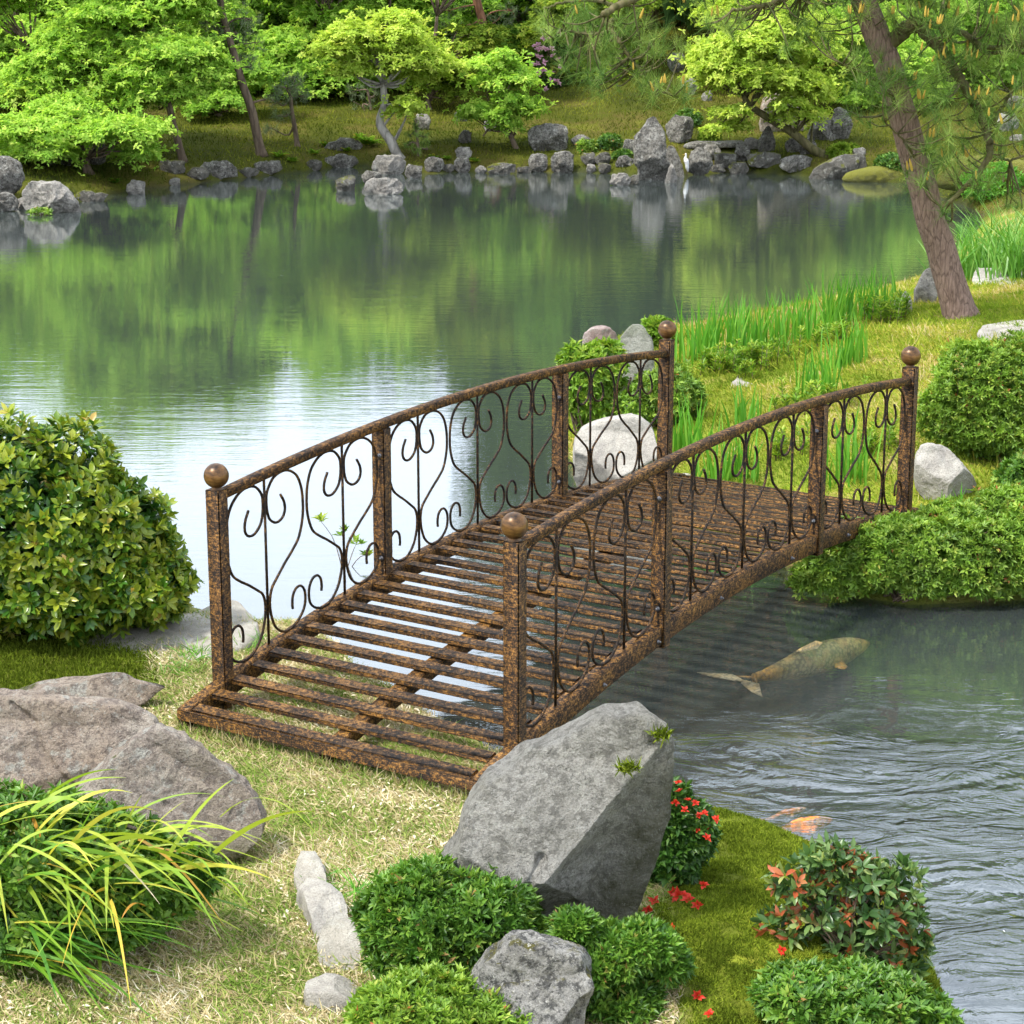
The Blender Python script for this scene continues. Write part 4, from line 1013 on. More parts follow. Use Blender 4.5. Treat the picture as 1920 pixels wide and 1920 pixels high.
ground_rock('flat_stone', 'flat cream stone on the slope above the round hillside shrub', [(1832, 640), (1845, 615), (1890, 605), (1980, 605), (1985, 650), (1900, 648)], .06, M['pale'], p=4, rough=.02)
ground_rock('flat_stone', 'flat pale stone between the pine trunk and the rushes', [(1818, 540), (1830, 520), (1920, 515), (1990, 518), (1985, 530), (1900, 536)], .08, M['pale'], p=4, rough=.02)
upright_rock('rock', 'small pointed white stone left of the pine foot', [(1683, 592), (1686, 565), (1698, 543), (1708, 560), (1712, 592)], (1697, 586), M['pale'], thick=.9, rough=.04, nth=60, nr=14)
upright_rock('rock', 'leaning grey stone touching the left side of the pine foot', [(1712, 575), (1716, 540), (1735, 505), (1752, 502), (1758, 545), (1748, 580)], (1733, 566), M['shorelight'], thick=.9, rough=.04, nth=60, nr=14)
ground_rock('flat_stone', 'small white stone just beyond the far end of the deck', [(1262, 905), (1268, 888), (1296, 886), (1308, 898), (1300, 912), (1275, 914)], .05, M['pale'], p=3, rough=.03, nth=60, nr=14)
ground_rock('flat_stone', 'low brownish stone sunk in the grassy slope', [(1370, 735), (1385, 700), (1410, 698), (1415, 720), (1400, 745), (1380, 752)], .04, M['slab'], p=3, rough=.03, nth=60, nr=14)

def blades(name, label, px, py, n, Lpx, spx, mat, W=.010, lean=.12, group=None, cat='plant', bend=.12, sy=.5):
    b = G(px, py); m = b[1] / FPX / CP
    B = b + np.stack([R.normal(0, spx * m, n), R.normal(0, spx * m * sy * 1.5, n), np.zeros(n)], 1); B[:, 2] = height(B[:, 0], B[:, 1]).clip(-.05)
    D = np.stack([R.normal(0, lean, n), R.normal(0, lean, n), np.ones(n)], 1)
    V, F, q = ribbons(B, D, R.normal(0, bend, (n, 3)) * np.array([1, 1, .3]) - np.array([0, 0, bend * .4]), R.uniform(.5, 1.15, n) * Lpx * m, R.uniform(.7, 1.2, n) * W, 5, side=np.stack([np.cos(a_ := R.uniform(-.9, .9, n)), np.sin(a_), 0 * a_], 1))
    return tag(mk(name, V, F, M[mat], origin=b, rnd=np.repeat(np.clip(R.beta(2, 2, n), 0, 1), q)), label, cat, group)
IG = 'iris clumps on the far bank of the bridge'
for px, py, n, L, s, lab in [
    (1310, 672, 60, 118, 26, 'iris clump right behind the tall far left bridge post'),
    (1372, 672, 60, 110, 26, 'iris clump at the water edge, second to the right of the far left bridge post'),
    (1440, 655, 70, 108, 28, 'tall iris clump in the middle of the waterside row'),
    (1510, 640, 55, 100, 22, 'iris clump of the waterside row just left of the tallest reeds'),
    (1570, 612, 60, 98, 24, 'iris clump nearest the water below the far pond rocks reflection'),
    (1635, 596, 60, 92, 26, 'iris clump at the far end of the waterside row near the small pointed stone'),
    (1585, 690, 55, 92, 20, 'iris clump standing alone on the slope in front of the waterside row'),
    (1530, 742, 45, 95, 24, 'iris clump on the slope directly above the far right top rail'),
    (1395, 800, 26, 78, 16, 'small iris clump on the mown slope between the two railings'),
    (1290, 850, 40, 110, 24, 'iris clump growing at the far left post foot'),
    (1370, 905, 40, 120, 26, 'iris clump seen through the middle panel of the right railing'),
    (1590, 905, 40, 130, 26, 'iris clump seen through the last panel of the right railing'),
    (1785, 1010, 26, 105, 24, 'sparse dark iris clump on the overhanging bank shrub')]:
    blades('iris', lab, px, py, n, L, s, 'iris', .012, .10, IG)
for px, py, n, L, s, lab in [(1850, 520, 240, 135, 40, 'dense clump of pale tipped rushes right of the pine trunk'), (1925, 525, 220, 150, 36, 'tallest clump of pale tipped rushes at the right edge')]:
    blades('rushes', lab, px, py, n, L, s, 'rush', .012, .2, 'rushes behind the pine foot', bend=.35)
# leafy stems between the irises
def leafy(px, py, n, Lpx, spx, label, mat='limeleaf', group='leafy weeds among the irises'):
    n = int(n * .55)
    b = G(px, py); m = b[1] / FPX / CP; root = empty('leafy_weed', b, label, 'plant', group)
    B = b + np.stack([R.normal(0, spx * m, n), R.normal(0, spx * m * .8, n), np.zeros(n)], 1); B[:, 2] = height(B[:, 0], B[:, 1])
    D = nrm(np.stack([R.normal(0, .12, n), R.normal(0, .12, n), np.ones(n)], 1)); L = R.uniform(.4, 1, n) * Lpx * m
    mb = MB()
    for q in range(n): tube(mb, [B[q], B[q] + D[q] * L[q] * .5, B[q] + D[q] * L[q]], [.003, .002, .001], 4)
    mb.build('stems', M['twig'], root)
    Vs = []; Fs = []; rs = []; o = 0
    for t_ in np.linspace(.25, 1, 7):
        V, F, r = rosettes(B + D * (L * t_)[:, None], D, 4, .036, .012, 30, 70, rv=R.uniform(0, 1, n)); Vs.append(V); Fs.append(F + o); rs.append(r); o += len(V)
    mk('foliage', np.concatenate(Vs), np.concatenate(Fs), M[mat], root, rnd=np.concatenate(rs))
leafy(1420, 690, 46, 52, 40, 'leafy weeds at the foot of the middle irises')
leafy(1345, 700, 40, 50, 26, 'leafy weeds at the foot of the irises beside the far left post')
leafy(1520, 765, 34, 50, 34, 'leafy weeds right above the far right top rail')
leafy(1670, 605, 40, 48, 30, 'leafy weeds left of the small pointed white stone')
leafy(1580, 640, 26, 40, 26, 'leafy weeds behind the lone iris clump')
leafy(1470, 860, 20, 46, 30, 'leafy weeds on the slope seen through the right railing')
leafy(1640, 850, 24, 46, 30, 'leafy weeds on the slope left of the far right post')

shrub_px('waterside_shrub', 'yellow green leafy shrub left of the pale standing stone', (1100, 830), [(1095, 720, 48, 62), (1130, 690, 45, 50), (1075, 690, 26, 40), (1120, 770, 40, 55)], 620, 6, .042, .016, M['limeleaf'], leaves4, young=.4, nst=30)
shrub_px('waterside_shrub', 'small yellowish shrub between the standing stone and the far left post', (1232, 650), [(1232, 622, 26, 24)], 160, 5, .04, .017, M['limeleaf'], leaves4, nst=10)
shrub_px('waterside_shrub', 'soft green shrub at the foot of the pale standing stone', (1225, 800), [(1250, 735, 55, 48), (1195, 765, 40, 38), (1290, 750, 30, 35)], 800, 6, .03, .011, M['azalea2'], leaves4, nst=24)
shrub_px('hillside_shrub', 'large rounded green shrub on the slope at the right edge', (1850, 860), [(1830, 745, 95, 105), (1905, 730, 95, 95), (1770, 770, 48, 58), (1960, 760, 90, 100), (1860, 800, 110, 60)], 5600, 6, .027, .009, M['azalea2'], leaves4, young=.45, amin=15, amax=65, nst=50, dsc=.8)
shrub_px('bank_shrub', 'broad light green shrub overhanging the water in front of the far right post', (1690, 1125),
    [(1560, 1075, 62, 52), (1640, 1050, 80, 72), (1740, 1050, 95, 78), (1840, 1060, 95, 85), (1930, 1065, 80, 85), (1540, 1092, 55, 30), (1620, 1112, 60, 34), (1720, 1118, 90, 38), (1850, 1125, 100, 36), (1960, 990, 70, 70), (1690, 1005, 60, 40, .1), (1790, 985, 80, 46, .2), (1890, 965, 80, 56, .25), (1600, 1030, 50, 34, .05)], 9500, 6, .027, .0092, M['azalea2'], leaves4, young=.35, amin=20, amax=70, floor=.015, nst=60, dsc=.7)
shrub_px('hillside_shrub', 'small green shrub cut by the right edge above the bank shrub', (1925, 960), [(1925, 900, 50, 50), (1970, 890, 50, 60)], 700, 6, .032, .011, M['azalea'], leaves4, young=.4, nst=14)

# ground cover of the right bank
p = scatter(420000, (1000, 2000), (500, 1180), lambda px, py, sd, w, x, y: (sd > .01) & (w['R'] > .5) & (px < 2000) & (py < 1200) & (px > 1000))
n = len(p); an = R.normal(2.9, 1.0, n); el = np.abs(R.normal(.7, .5, n))
D = np.stack([np.cos(an) * np.cos(el), np.sin(an) * np.cos(el), np.sin(el)], 1)
pt = fbm(p * np.array([2.2, 2.2, 0]), 41, 4); rv = np.clip(R.beta(1.6, 2.2, n) + pt * .75, 0, 1)
V, F, m = ribbons(p, D, R.normal(0, .3, (n, 3)), R.uniform(.010, .032, n) * np.where(rv > .8, 1.5, 1), R.uniform(.003, .006, n), 2)
tag(mk('bank_grass', V, F, M['bankgrass'], rnd=np.repeat(rv, m)), 'mossy yellow green turf with dry patches on the far bank', 'grass', kind='stuff')
p = scatter(60000, (1000, 2000), (500, 1180), lambda px, py, sd, w, x, y: (sd > .05) & (w['R'] > .5) & (px < 2000) & (px > 1000) & (fbm(np.stack([x * 2.6, y * 2.6, 0 * x], 1), 81, 3) > .16))
p = p[:16000]; n = len(p); D = R.normal(0, .5, (n, 3)) + np.array([-.2, 0, .7])
V, F, m = ribbons(p, D, R.normal(0, .25, (n, 3)) - np.array([0, 0, .3]), R.uniform(.03, .085, n), R.uniform(.003, .006, n), 3)
tag(mk('bank_grass', V, F, M['bankgrass'], rnd=np.repeat(np.clip(R.beta(2, 3, n), 0, 1), m)), 'longer rough grass growing in patches on the far bank slope', 'grass', kind='stuff')
# ------------------------------------------------------------------ far bank: rocks along the shore
def far_rock(box_, mat, label, seed=None, base=None, **kw):
    x0, y0, x1, y1 = box_
    poly = kw.pop('poly', None) or blob(x0, y0, x1, y1, seed or int(x0 * 7 + y0))
    kw.setdefault('nth', 64); kw.setdefault('nr', 14); kw.setdefault('rough', .085); kw.setdefault('facet', 7); kw.setdefault('fine', .7); kw.setdefault('thick', .9)
    name = kw.pop('name', 'shore_rock')
    return upright_rock(name, label, poly, base or ((x0 + x1) / 2, y1 - 2), M[mat], group=kw.pop('group', 'rocks along the far shore'), cat='rock', **kw)
FR = [
 ((629, 331, 667, 360), 'shoremoss', 'low dry grassed rock standing alone in the water left of the white barked tree'),
 ((679, 321, 716, 348), 'shore', 'rounded grey rock in the water below the white barked tree'),
 ((682, 337, 752, 366), 'shorelight', 'pale layered flat rock in the water below the white barked tree'),
 ((697, 292, 762, 328), 'shorelight', 'blocky pale rock at the foot of the white barked tree'),
 ((762, 308, 791, 336), 'shore', 'grey rock at the waterline right of the blocky pale rock'),
 ((794, 294, 829, 322), 'shore', 'square grey rock beside the orange fern on the shore'),
 ((853, 294, 881, 324), 'shore', 'dark lichen spotted rock under the smaller cap rock'),
 ((855, 277, 886, 297), 'shorelight', 'small cap rock above the dark lichen spotted rock'),
 ((892, 312, 912, 327), 'shorelight', 'little round stone at the waterline left of the mossy flat rock'),
 ((918, 305, 968, 328), 'shoremoss', 'long mossy flat rock at the waterline'),
 ((994, 288, 1027, 324), 'shore', 'upright purplish grey shore rock left of its larger neighbour'),
 ((1033, 282, 1077, 325), 'shore', 'larger upright purplish grey shore rock'),
 ((991, 234, 1066, 285), 'shore', 'big rounded grey boulder on the grass above the shore'),
 ((1073, 254, 1107, 274), 'shorelight', 'small smooth stone right of the big rounded grey boulder'),
 ((1089, 286, 1118, 310), 'shoremoss', 'brown mossy rock between two shore rocks'),
 ((1115, 285, 1145, 310), 'shoremoss', 'mossy rounded rock left of the low dark bank'),
 ((1100, 308, 1118, 324), 'shorelight', 'small pale stone at the waterline'),
 ((1122, 306, 1146, 324), 'shoremoss', 'small green mossed stone at the waterline'),
 ((1155, 294, 1188, 314), 'shore', 'half sunk grey rock left of the tall standing stone'),
 ((1168, 262, 1190, 292), 'shore', 'knobbly grey rock touching the left side of the tall standing stone'),
 ((1143, 326, 1184, 350), 'shorelight', 'cut pale block standing in the water left of the tall standing stone'),
 ((1180, 328, 1198, 348), 'shoremoss', 'mossy lump between the pale block and the tall standing stone'),
 ((1249, 219, 1298, 268), 'shore', 'dark rounded rock behind the tall standing stone'),
 ((1292, 279, 1332, 330), 'shore', 'mossy dark rock right behind the egret'),
 ((1314, 271, 1352, 302), 'shorelight', 'squarish pale rock under the stone slab'),
 ((1338, 284, 1382, 316), 'shoremoss', 'rough brown rock right of the squarish pale rock'),
 ((1379, 271, 1404, 304), 'shore', 'grey stone under the right end of the stone slab'),
 ((1393, 259, 1424, 282), 'shorelight', 'flat topped grey stone at the right end of the slab'),
 ((1402, 284, 1462, 316), 'shoremoss', 'round moss covered rock below the pointed stone'),
 ((1464, 294, 1524, 322), 'shore', 'layered low rock at the waterline left of the mossy boulder'),
 ((1474, 261, 1498, 287), 'shore', 'small grey rock under the leaning maple trunk'),
 ((1600, 277, 1624, 297), 'shorelight', 'small pale stone on top of the mossy boulder'),
 ((1278, 144, 1306, 180), 'shorelight', 'pale pointed rock in the shade under the leaning maple'),
 ((1254, 100, 1284, 138), 'shore', 'dark rock in the shade high on the bank'),
 ((1316, 172, 1336, 192), 'shorelight', 'small pale stone lying high on the bank'),
 ((1866, 213, 1908, 246), 'shorelight', 'pale block high on the bank at the right edge'),
 ((1884, 180, 1920, 206), 'shore', 'grey block above the pale block at the right edge'),
 ((1895, 254, 1935, 266), 'shorelight', 'thin flat stone below the pale block at the right edge'),
 ((779, 213, 806, 246), 'shorelight', 'pale rock on the slope right of the white barked tree'),
 ((852, 206, 876, 230), 'shore', 'dark rock behind the small bright maple'),
 ((908, 222, 934, 248), 'shorelight', 'pale rock behind the trunk of the small bright maple'),
 ((860, 246, 884, 270), 'shore', 'low grey stone left of the small bright maple trunk'),
 ((240, 338, 271, 366), 'shorelight', 'white pointed stone standing in the water on the left'),
 ((-40, 298, 40, 376), 'shore', 'tall dark rock at the left edge of the pond'),
 ((-20, 362, 32, 398), 'shore', 'low dark rock in the water at the left edge'),
 ((30, 372, 56, 394), 'shorelight', 'small grey stone between the two rocks at the left edge'),
 ((164, 268, 200, 310), 'shore', 'grey rock behind the dark maple trunk on the left'),
 ((112, 282, 136, 312), 'shore', 'grey rock left of the dark maple trunk'),
 ((80, 286, 108, 312), 'shore', 'grey rock under the low maple layers at the left'),
 ((298, 300, 347, 326), 'shoremoss', 'mossy flat stone at the foot of the slender pale trunk'),
 ((348, 314, 388, 338), 'shoremoss', 'low shore stone right of the slender pale trunk'),
 ((376, 303, 442, 332), 'shore', 'long flat grey shore stone left of the pine trunk'),
 ((444, 314, 484, 332), 'shoremoss', 'low mossy shore stone below the pine trunk'),
 ((480, 302, 527, 326), 'shore', 'flat grey shore stone right of the pine trunk'),
 ((318, 334, 338, 350), 'shorelight', 'tiny pale stone at the waterline below the slender trunk'),
 ((134, 360, 202, 380), 'shoremoss', 'low ledge of stone right of the big pale rock on the left'),
 ((575, 298, 602, 320), 'shoremoss', 'brown mossy rock left of the dark inlet'),
 ((612, 262, 678, 284), 'shore', 'long flat rock on the bank above the dark inlet'),
 ((610, 293, 668, 316), 'shore', 'dark flat rock inside the little inlet'),
 ((1500, 262, 1530, 290), 'shore', 'grey rock at the foot of the leaning maple'),
 ((1560, 205, 1596, 262), 'shore', 'tall grey cliff rock behind the near pine trunk'),
 ((1240, 280, 1262, 300), 'shore', 'small rock behind the shoulder of the tall standing stone'),
 ((1330, 308, 1360, 326), 'shore', 'low waterline stone below the rough brown rock'),
 ((1366, 306, 1402, 328), 'shoremoss', 'low mossy waterline stone right of the egret'),
 ((970, 312, 996, 326), 'shoremoss', 'small mossy waterline stone left of the upright shore rocks'),
 ((828, 308, 852, 324), 'shoremoss', 'small brown waterline stone left of the dark lichen spotted rock'),
]
for bx_, mt_, lb_ in FR: far_rock(bx_, mt_, lb_)
far_rock((48, 343, 150, 400), 'shorelight', 'big pale rock with a tuft of green standing in the water at the left', poly=[(48, 400), (48, 352), (70, 344), (105, 343), (125, 358), (140, 380), (150, 404), (100, 410)], nth=120, nr=26, group=None, name='rock')
ST = [(1196, 345), (1198, 318), (1190, 285), (1188, 258), (1205, 240), (1216, 222), (1228, 220), (1240, 235), (1248, 258), (1253, 290), (1258, 318), (1254, 345), (1225, 350)]
upright_rock('standing_stone', 'tall jagged standing stone rising from the water beside the egret', ST, (1225, 340), M['shore'], thick=.8, rough=.07, nth=150, nr=34, Y=P(1225, 338)[1])
upright_rock('standing_stone', 'shorter dark shoulder stone leaning on the tall standing stone', [(1248, 344), (1248, 300), (1252, 275), (1264, 273), (1276, 300), (1286, 340), (1270, 346)], (1270, 340), M['shore'], thick=.8, Y=P(1225, 330)[1])
upright_rock('standing_stone', 'small pale cone shaped stone in front of the tall standing stone', [(1246, 346), (1250, 328), (1258, 307), (1264, 310), (1272, 344)], (1258, 342), M['shorelight'], thick=.8, Y=P(1255, 343)[1], rough=.05)
upright_rock('standing_stone', 'pointed grey stone standing on the bank right of the slab', [(1421, 288), (1424, 262), (1436, 238), (1442, 234), (1450, 252), (1456, 288)], (1438, 284), M['shore'], thick=.8, rough=.05)
upright_rock('rock', 'large brown cliff like rock under the leaning maple', [(1424, 255), (1428, 190), (1450, 168), (1480, 176), (1500, 200), (1512, 235), (1510, 258), (1460, 262)], (1465, 245), M['purple'], thick=.7, rough=.07, nth=110, nr=26)
upright_rock('rock', 'grey slanting rock behind the leaning maple trunk', [(1512, 266), (1522, 235), (1540, 215), (1556, 222), (1568, 262), (1540, 270)], (1540, 262), M['shore'], thick=.8, rough=.06)
upright_rock('rock', 'big moss patched boulder at the waterline left of the near pine trunk', [(1515, 336), (1530, 312), (1560, 298), (1590, 287), (1622, 290), (1628, 312), (1610, 334), (1560, 342)], (1570, 332), M['shoremoss'], thick=.9, rough=.05, nth=120, nr=26)
upright_rock('moss_mound', 'smooth green moss mound at the waterline behind the near pine trunk', [(1576, 342), (1585, 324), (1620, 314), (1670, 312), (1705, 322), (1715, 344), (1640, 348)], (1640, 338), M['mossmound'], thick=1, rough=.02, facet=0)
upright_rock('moss_mound', 'darker moss mound on the bank right of the near pine trunk', [(1740, 352), (1750, 310), (1790, 296), (1860, 292), (1930, 300), (1960, 350), (1850, 360)], (1850, 345), M['mossmound'], thick=1, rough=.03, facet=0)
a = G(1338, 280); sl = PY(1338, 270, a[1]); mb = MB()
shaped_rock('stone_slab', 'long flat stone slab bridging the rocks behind the egret', np.array([PY(px_, py_, a[1])[[0, 2]] for px_, py_ in [(1280, 272), (1300, 265), (1340, 266), (1396, 263), (1398, 274), (1340, 278), (1284, 279)]]), lambda u, v, h: np.stack([u, a[1] - h, v], 1), .12, M['shore'], nth=100, nr=12, p=5, rough=.01, facet=0, cat='stone slab')

# egret: one continuous body, standing on the shore stone
eY = P(1288, 329)[1]; m_ = eY / FPX / CP
def ep(x, y, dy=0): return PY(x, y, eY + dy)
mb = MB()
tube(mb, spline([ep(1290, 322), ep(1288.5, 315), ep(1288, 307), ep(1286.5, 301), ep(1285, 297), ep(1286, 293), ep(1286, 290), ep(1284.5, 288)], 40), np.interp(np.linspace(0, 1, 40), [0, .15, .4, .55, .66, .8, .92, 1], np.array([.8, 3.2, 4.6, 3.2, 1.8, 1.4, 1.9, 1.2]) * m_), 12)
body = mb.build('egret', M['egret'], None, origin=ep(1288, 326), smooth=True); tag(body, 'white egret standing at the foot of the tall standing stone', 'bird')
mb = MB(); tube(mb, [ep(1284.6, 288.6), ep(1281.5, 289.6), ep(1279, 290.4)], np.array([.8, .5, .1]) * m_, 8); mb.build('bill', M['candle'], body, origin=ep(1284, 289), smooth=True)
for dx in (-1.2, 1.2):
    mb = MB(); tube(mb, [ep(1288 + dx, 316), ep(1288 + dx, 322), ep(1288 + dx * 1.1, 331)], np.array([.7, .45, .5]) * m_, 6); mb.build('leg', M['twig'], body, origin=ep(1288 + dx, 316))

# ------------------------------------------------------------------ trees
def treebase(base, Y):
    if Y is None: return G(*base)
    q = PY(base[0], base[1], Y); return np.array([q[0], Y, H(q[0], Y)])
def trunk_mesh(root, paths, mat, Y, name='trunk', depths=None):
    mb = MB()
    for path, r0, r1, dy in paths:
        pts = [PY(a, b, Y + dy * k / max(1, len(path) - 1)) for k, (a, b) in enumerate(path)]
        if path is paths[0][0]: pts[0] = np.array([pts[0][0], pts[0][1], H(pts[0][0], pts[0][1]) - .03])
        m = Y / FPX / CP; s = spline(pts, 7 * len(path)); rr = np.linspace(r0 * m, r1 * m, len(s))
        if path is paths[0][0]: rr[:4] *= np.array([1.45, 1.25, 1.1, 1.03])
        s = s + np.stack([fbm(s * 3 + k, 5, 2) for k in (0, 9, 18)], 1) * (rr * .5)[:, None]
        tube(mb, s, rr, 14)
    return mb.build(name, mat, root, origin=np.array(root.location), smooth=True)

def pads_crown(root, boxes, Y, mat, dens, L, W, dY=.5, flat=.30, thick=1.0, name='crown', k=6, amin=55, amax=108):
    C = []; D = []; cen = []; S_ = []
    m = Y / FPX / CP
    for bx_ in boxes:
        x0, y0, x1, y1, npad = bx_[:5]; yo = bx_[5] if len(bx_) > 5 else 0
        for q in range(int(npad * 1.45)):
            an = R.uniform(0, 2 * PI); rr = math.sqrt(R.uniform(0, 1)) * .8
            px = (x0 + x1) / 2 + math.cos(an) * rr * (x1 - x0) / 2; py = (y0 + y1) / 2 + math.sin(an) * rr * (y1 - y0) / 2
            rx = R.uniform(.20, .38) * (x1 - x0); rx = min(max(rx, 26), 92)
            yy = Y + yo + R.uniform(-dY, dY); c = PY(px, py, yy); cy_ = py; r = rx * m; rz = r * flat * R.uniform(.6, 1.2)
            cen.append(c); n = int(dens * rx * rx * (.42 if cy_ < -25 else 1)); big_ = 1.5 if cy_ < -25 else 1.0
            th = R.uniform(0, 2 * PI, n); s = np.sqrt(R.uniform(0, 1, n)); edge = 1 + .28 * vnoise(np.stack([np.cos(th) * 2.2 + q * 7, np.sin(th) * 2.2, np.full(n, px * .1)], 1), 8)
            s = s * edge
            pt = np.stack([np.cos(th) * s * r, np.sin(th) * s * r, rz * (.9 - 1.5 * s * s) + np.abs(R.normal(0, .45, n)) * -rz * thick], 1)
            pt[:, 2] += .25 * rz * vnoise(pt / r * 4 + q, 4)
            n2 = int(n * .22); sp = R.normal(0, 1, (n2, 3)) * np.array([.72 * r, .72 * r, .55 * rz + .10 * r]); sp[:, 2] -= .1 * r
            C.append(c + sp); D.append(nrm(R.normal(0, .5, (n2, 3)) + np.array([0, 0, .8]))); S_.append(np.full(n2, big_))
            S_.append(np.full(n, big_)); C.append(c + pt); D.append(nrm(np.stack([np.cos(th) * s * .5, np.sin(th) * s * .5, np.full(n, .9)], 1) + R.normal(0, .25, (n, 3))))
    C = np.concatenate(C); D = np.concatenate(D); S_ = np.concatenate(S_)
    ok = C[:, 2] > height(C[:, 0], C[:, 1]) + .06; C = C[ok]; D = D[ok]; S_ = S_[ok]; Vs = []; Fs = []; rs = []; o_ = 0
    for z_ in (1.0, 1.5):
        q_ = S_ == z_
        if not q_.any(): continue
        V, F, r = rosettes(C[q_], D[q_], k, L * z_, W * z_, amin, amax, leaves4, np.clip(R.beta(2, 2, q_.sum()), 0, 1))
        Vs.append(V); Fs.append(F + o_); rs.append(r); o_ += len(V)
    mk(name, np.concatenate(Vs), np.concatenate(Fs), mat, root, origin=np.array(root.location), rnd=np.concatenate(rs))
    return cen

def maple(label, base, paths, boxes, mat='maple', bark='farbark', Y=None, dens=.09, L=.050, W=.026, group='maples on the far bank', dY=.45, **kw):
    b = treebase(base, Y); Y = b[1]
    root = empty('maple_tree', b, label, 'tree', group)
    cen = pads_crown(root, boxes, Y, M[mat], dens, L, W, dY, **kw)
    top = np.array([PY(a, c, Y) for a, c in paths[0][0]])
    trunk_mesh(root, paths, M[bark], Y)
    mb = MB()
    for c in cen:
        k = np.argmin(np.linalg.norm(top[1:] - (c - np.array([0, 0, .2])), axis=1)) + 1; s = top[k]
        mid = (s + c) / 2 + np.array([0, 0, -.03]) + R.normal(0, .05, 3)
        tube(mb, spline([s, mid, c - np.array([0, 0, .02])], 7), np.linspace(.016, .005, 7), 6)
    mb.build('branches', M[bark], root, origin=b, smooth=True)
    return root

def tufts(P_, D_, n, L, W, spread=1.0):
    """needle tufts: n needles round each point"""
    m = len(P_); B = np.repeat(P_, n, 0); Dd = np.repeat(nrm(D_), n, 0)
    T = nrm(Dd * .55 + R.normal(0, .55 * spread, (m * n, 3)))
    B = B - Dd * (R.uniform(0, .45, (m * n, 1)) * L)
    V, F, q = ribbons(B, T, R.normal(0, .06, (m * n, 3)) - np.array([0, 0, .06]), R.uniform(.7, 1.1, m * n) * L, W, 1)
    return V, F, np.repeat(np.clip(np.repeat(R.beta(2, 2, m), n) + R.normal(0, .15, m * n), 0, 1), q)

def far_pine(label, base, paths, clumps, mat='needlegrey', bark='farbark', Y=None, L=.085, W=.0045, nn=26, group='pines on the far bank'):
    b = treebase(base, Y); Y = b[1]; root = empty('pine_tree', b, label, 'tree', group)
    trunk_mesh(root, paths, M[bark], Y)
    top = np.array([PY(a, c, Y) for a, c in paths[0][0]]); m = Y / FPX / CP
    Ps = []; Ds = []; mb = MB()
    for x, y, rx, ry, n in clumps:
        c = PY(x, y, Y + R.uniform(-.25, .25)); d = nrm(R.normal(size=(n, 3)))
        p = c + d * np.array([rx, rx, ry]) * m * R.uniform(.45, 1, (n, 1)); Ps.append(p); Ds.append(d + np.array([0, 0, .8]))
        dense = spline(top, 30); s = dense[np.argmin(np.linalg.norm(dense - c, axis=1))]
        tube(mb, spline([s, (s + c) / 2 + R.normal(0, .04, 3), c], 6), np.linspace(.014, .005, 6), 6)
        for q in range(0, n, 3): tube(mb, [c, (c + p[q]) / 2, p[q]], [.004, .003, .002], 4)
    mb.build('branches', M[bark], root, origin=b, smooth=True)
    V, F, r = tufts(np.concatenate(Ps), np.concatenate(Ds), nn, L, W)
    mk('crown', V, F, M[mat], root, origin=b, rnd=r)
    return root

maple('low maple with bright layered crown and dark trunk near the left edge', (168, 325), [([(168, 327), (158, 296), (150, 272), (148, 240)], 9, 5, 0), ([(156, 290), (120, 262), (80, 240)], 4, 2, -.1), ([(152, 275), (190, 250), (235, 236)], 4, 2, -.1)],
      [(-40, 220, 150, 300, 6, -.1), (110, 205, 290, 262, 6, -.1), (40, 180, 200, 240, 4, 0), (200, 262, 300, 300, 3, .1)])
maple('tall bright maple filling the upper left with a slender pale trunk', (343, 303), [([(343, 304), (326, 240), (315, 190), (290, 140), (274, 90), (262, 20)], 7, 4, 0), ([(315, 190), (350, 150), (390, 120)], 4, 2, .1)],
      [(90, 20, 300, 120, 8, .2), (130, -60, 360, 40, 7, .2), (230, 60, 420, 140, 7, 0), (180, 120, 380, 190, 7, .1), (0, 90, 180, 160, 6, .5), (60, -230, 300, -20, 8, .3), (200, -200, 460, 0, 8, .3), (300, 110, 440, 170, 5, .1)], Y=None)
maple('bright maple standing at the very left behind the low layered maple', (40, 250), [([(60, 260), (55, 180), (60, 90)], 6, 3, 0)], [(-60, 90, 120, 190, 8), (-40, 150, 100, 230, 5), (-80, 60, 60, 120, 4), (-160, -150, 100, 60, 7), (60, 100, 200, 180, 5)], Y=26.3)
maple('maple with drooping bright layers between the slender trunk and the pine', (414, 244), [([(414, 246), (410, 210), (400, 170), (390, 120)], 5, 3, 0)], [(340, 150, 450, 205, 6), (330, 190, 430, 225, 4), (380, 100, 500, 160, 5)], Y=26.5, mat='maple3')
maple('rounded maple with wide layers behind the pine in the upper middle left', (640, 190), [([(560, 235), (580, 180), (600, 110), (610, 30)], 6, 3, 0)], [(490, 40, 640, 120, 8), (520, 90, 720, 170, 9), (500, 130, 620, 190, 5), (560, -10, 700, 60, 6), (480, -200, 760, -20, 11)], Y=28.0)
maple('white barked maple leaning over the shore rocks', (750, 296), [([(752, 298), (735, 270), (716, 240), (714, 222), (722, 195), (719, 160), (716, 125), (700, 75)], 9.5, 4.5, 0), ([(719, 160), (745, 130), (775, 110)], 3.5, 2, 0), ([(716, 130), (690, 105), (660, 90)], 3.5, 2, 0)],
      [(610, 40, 760, 110, 8), (700, 60, 850, 140, 7), (620, 110, 720, 150, 4), (735, 170, 775, 220, 3), (660, 20, 800, 70, 5)], mat='maple2', bark='whitebark', dY=.35)
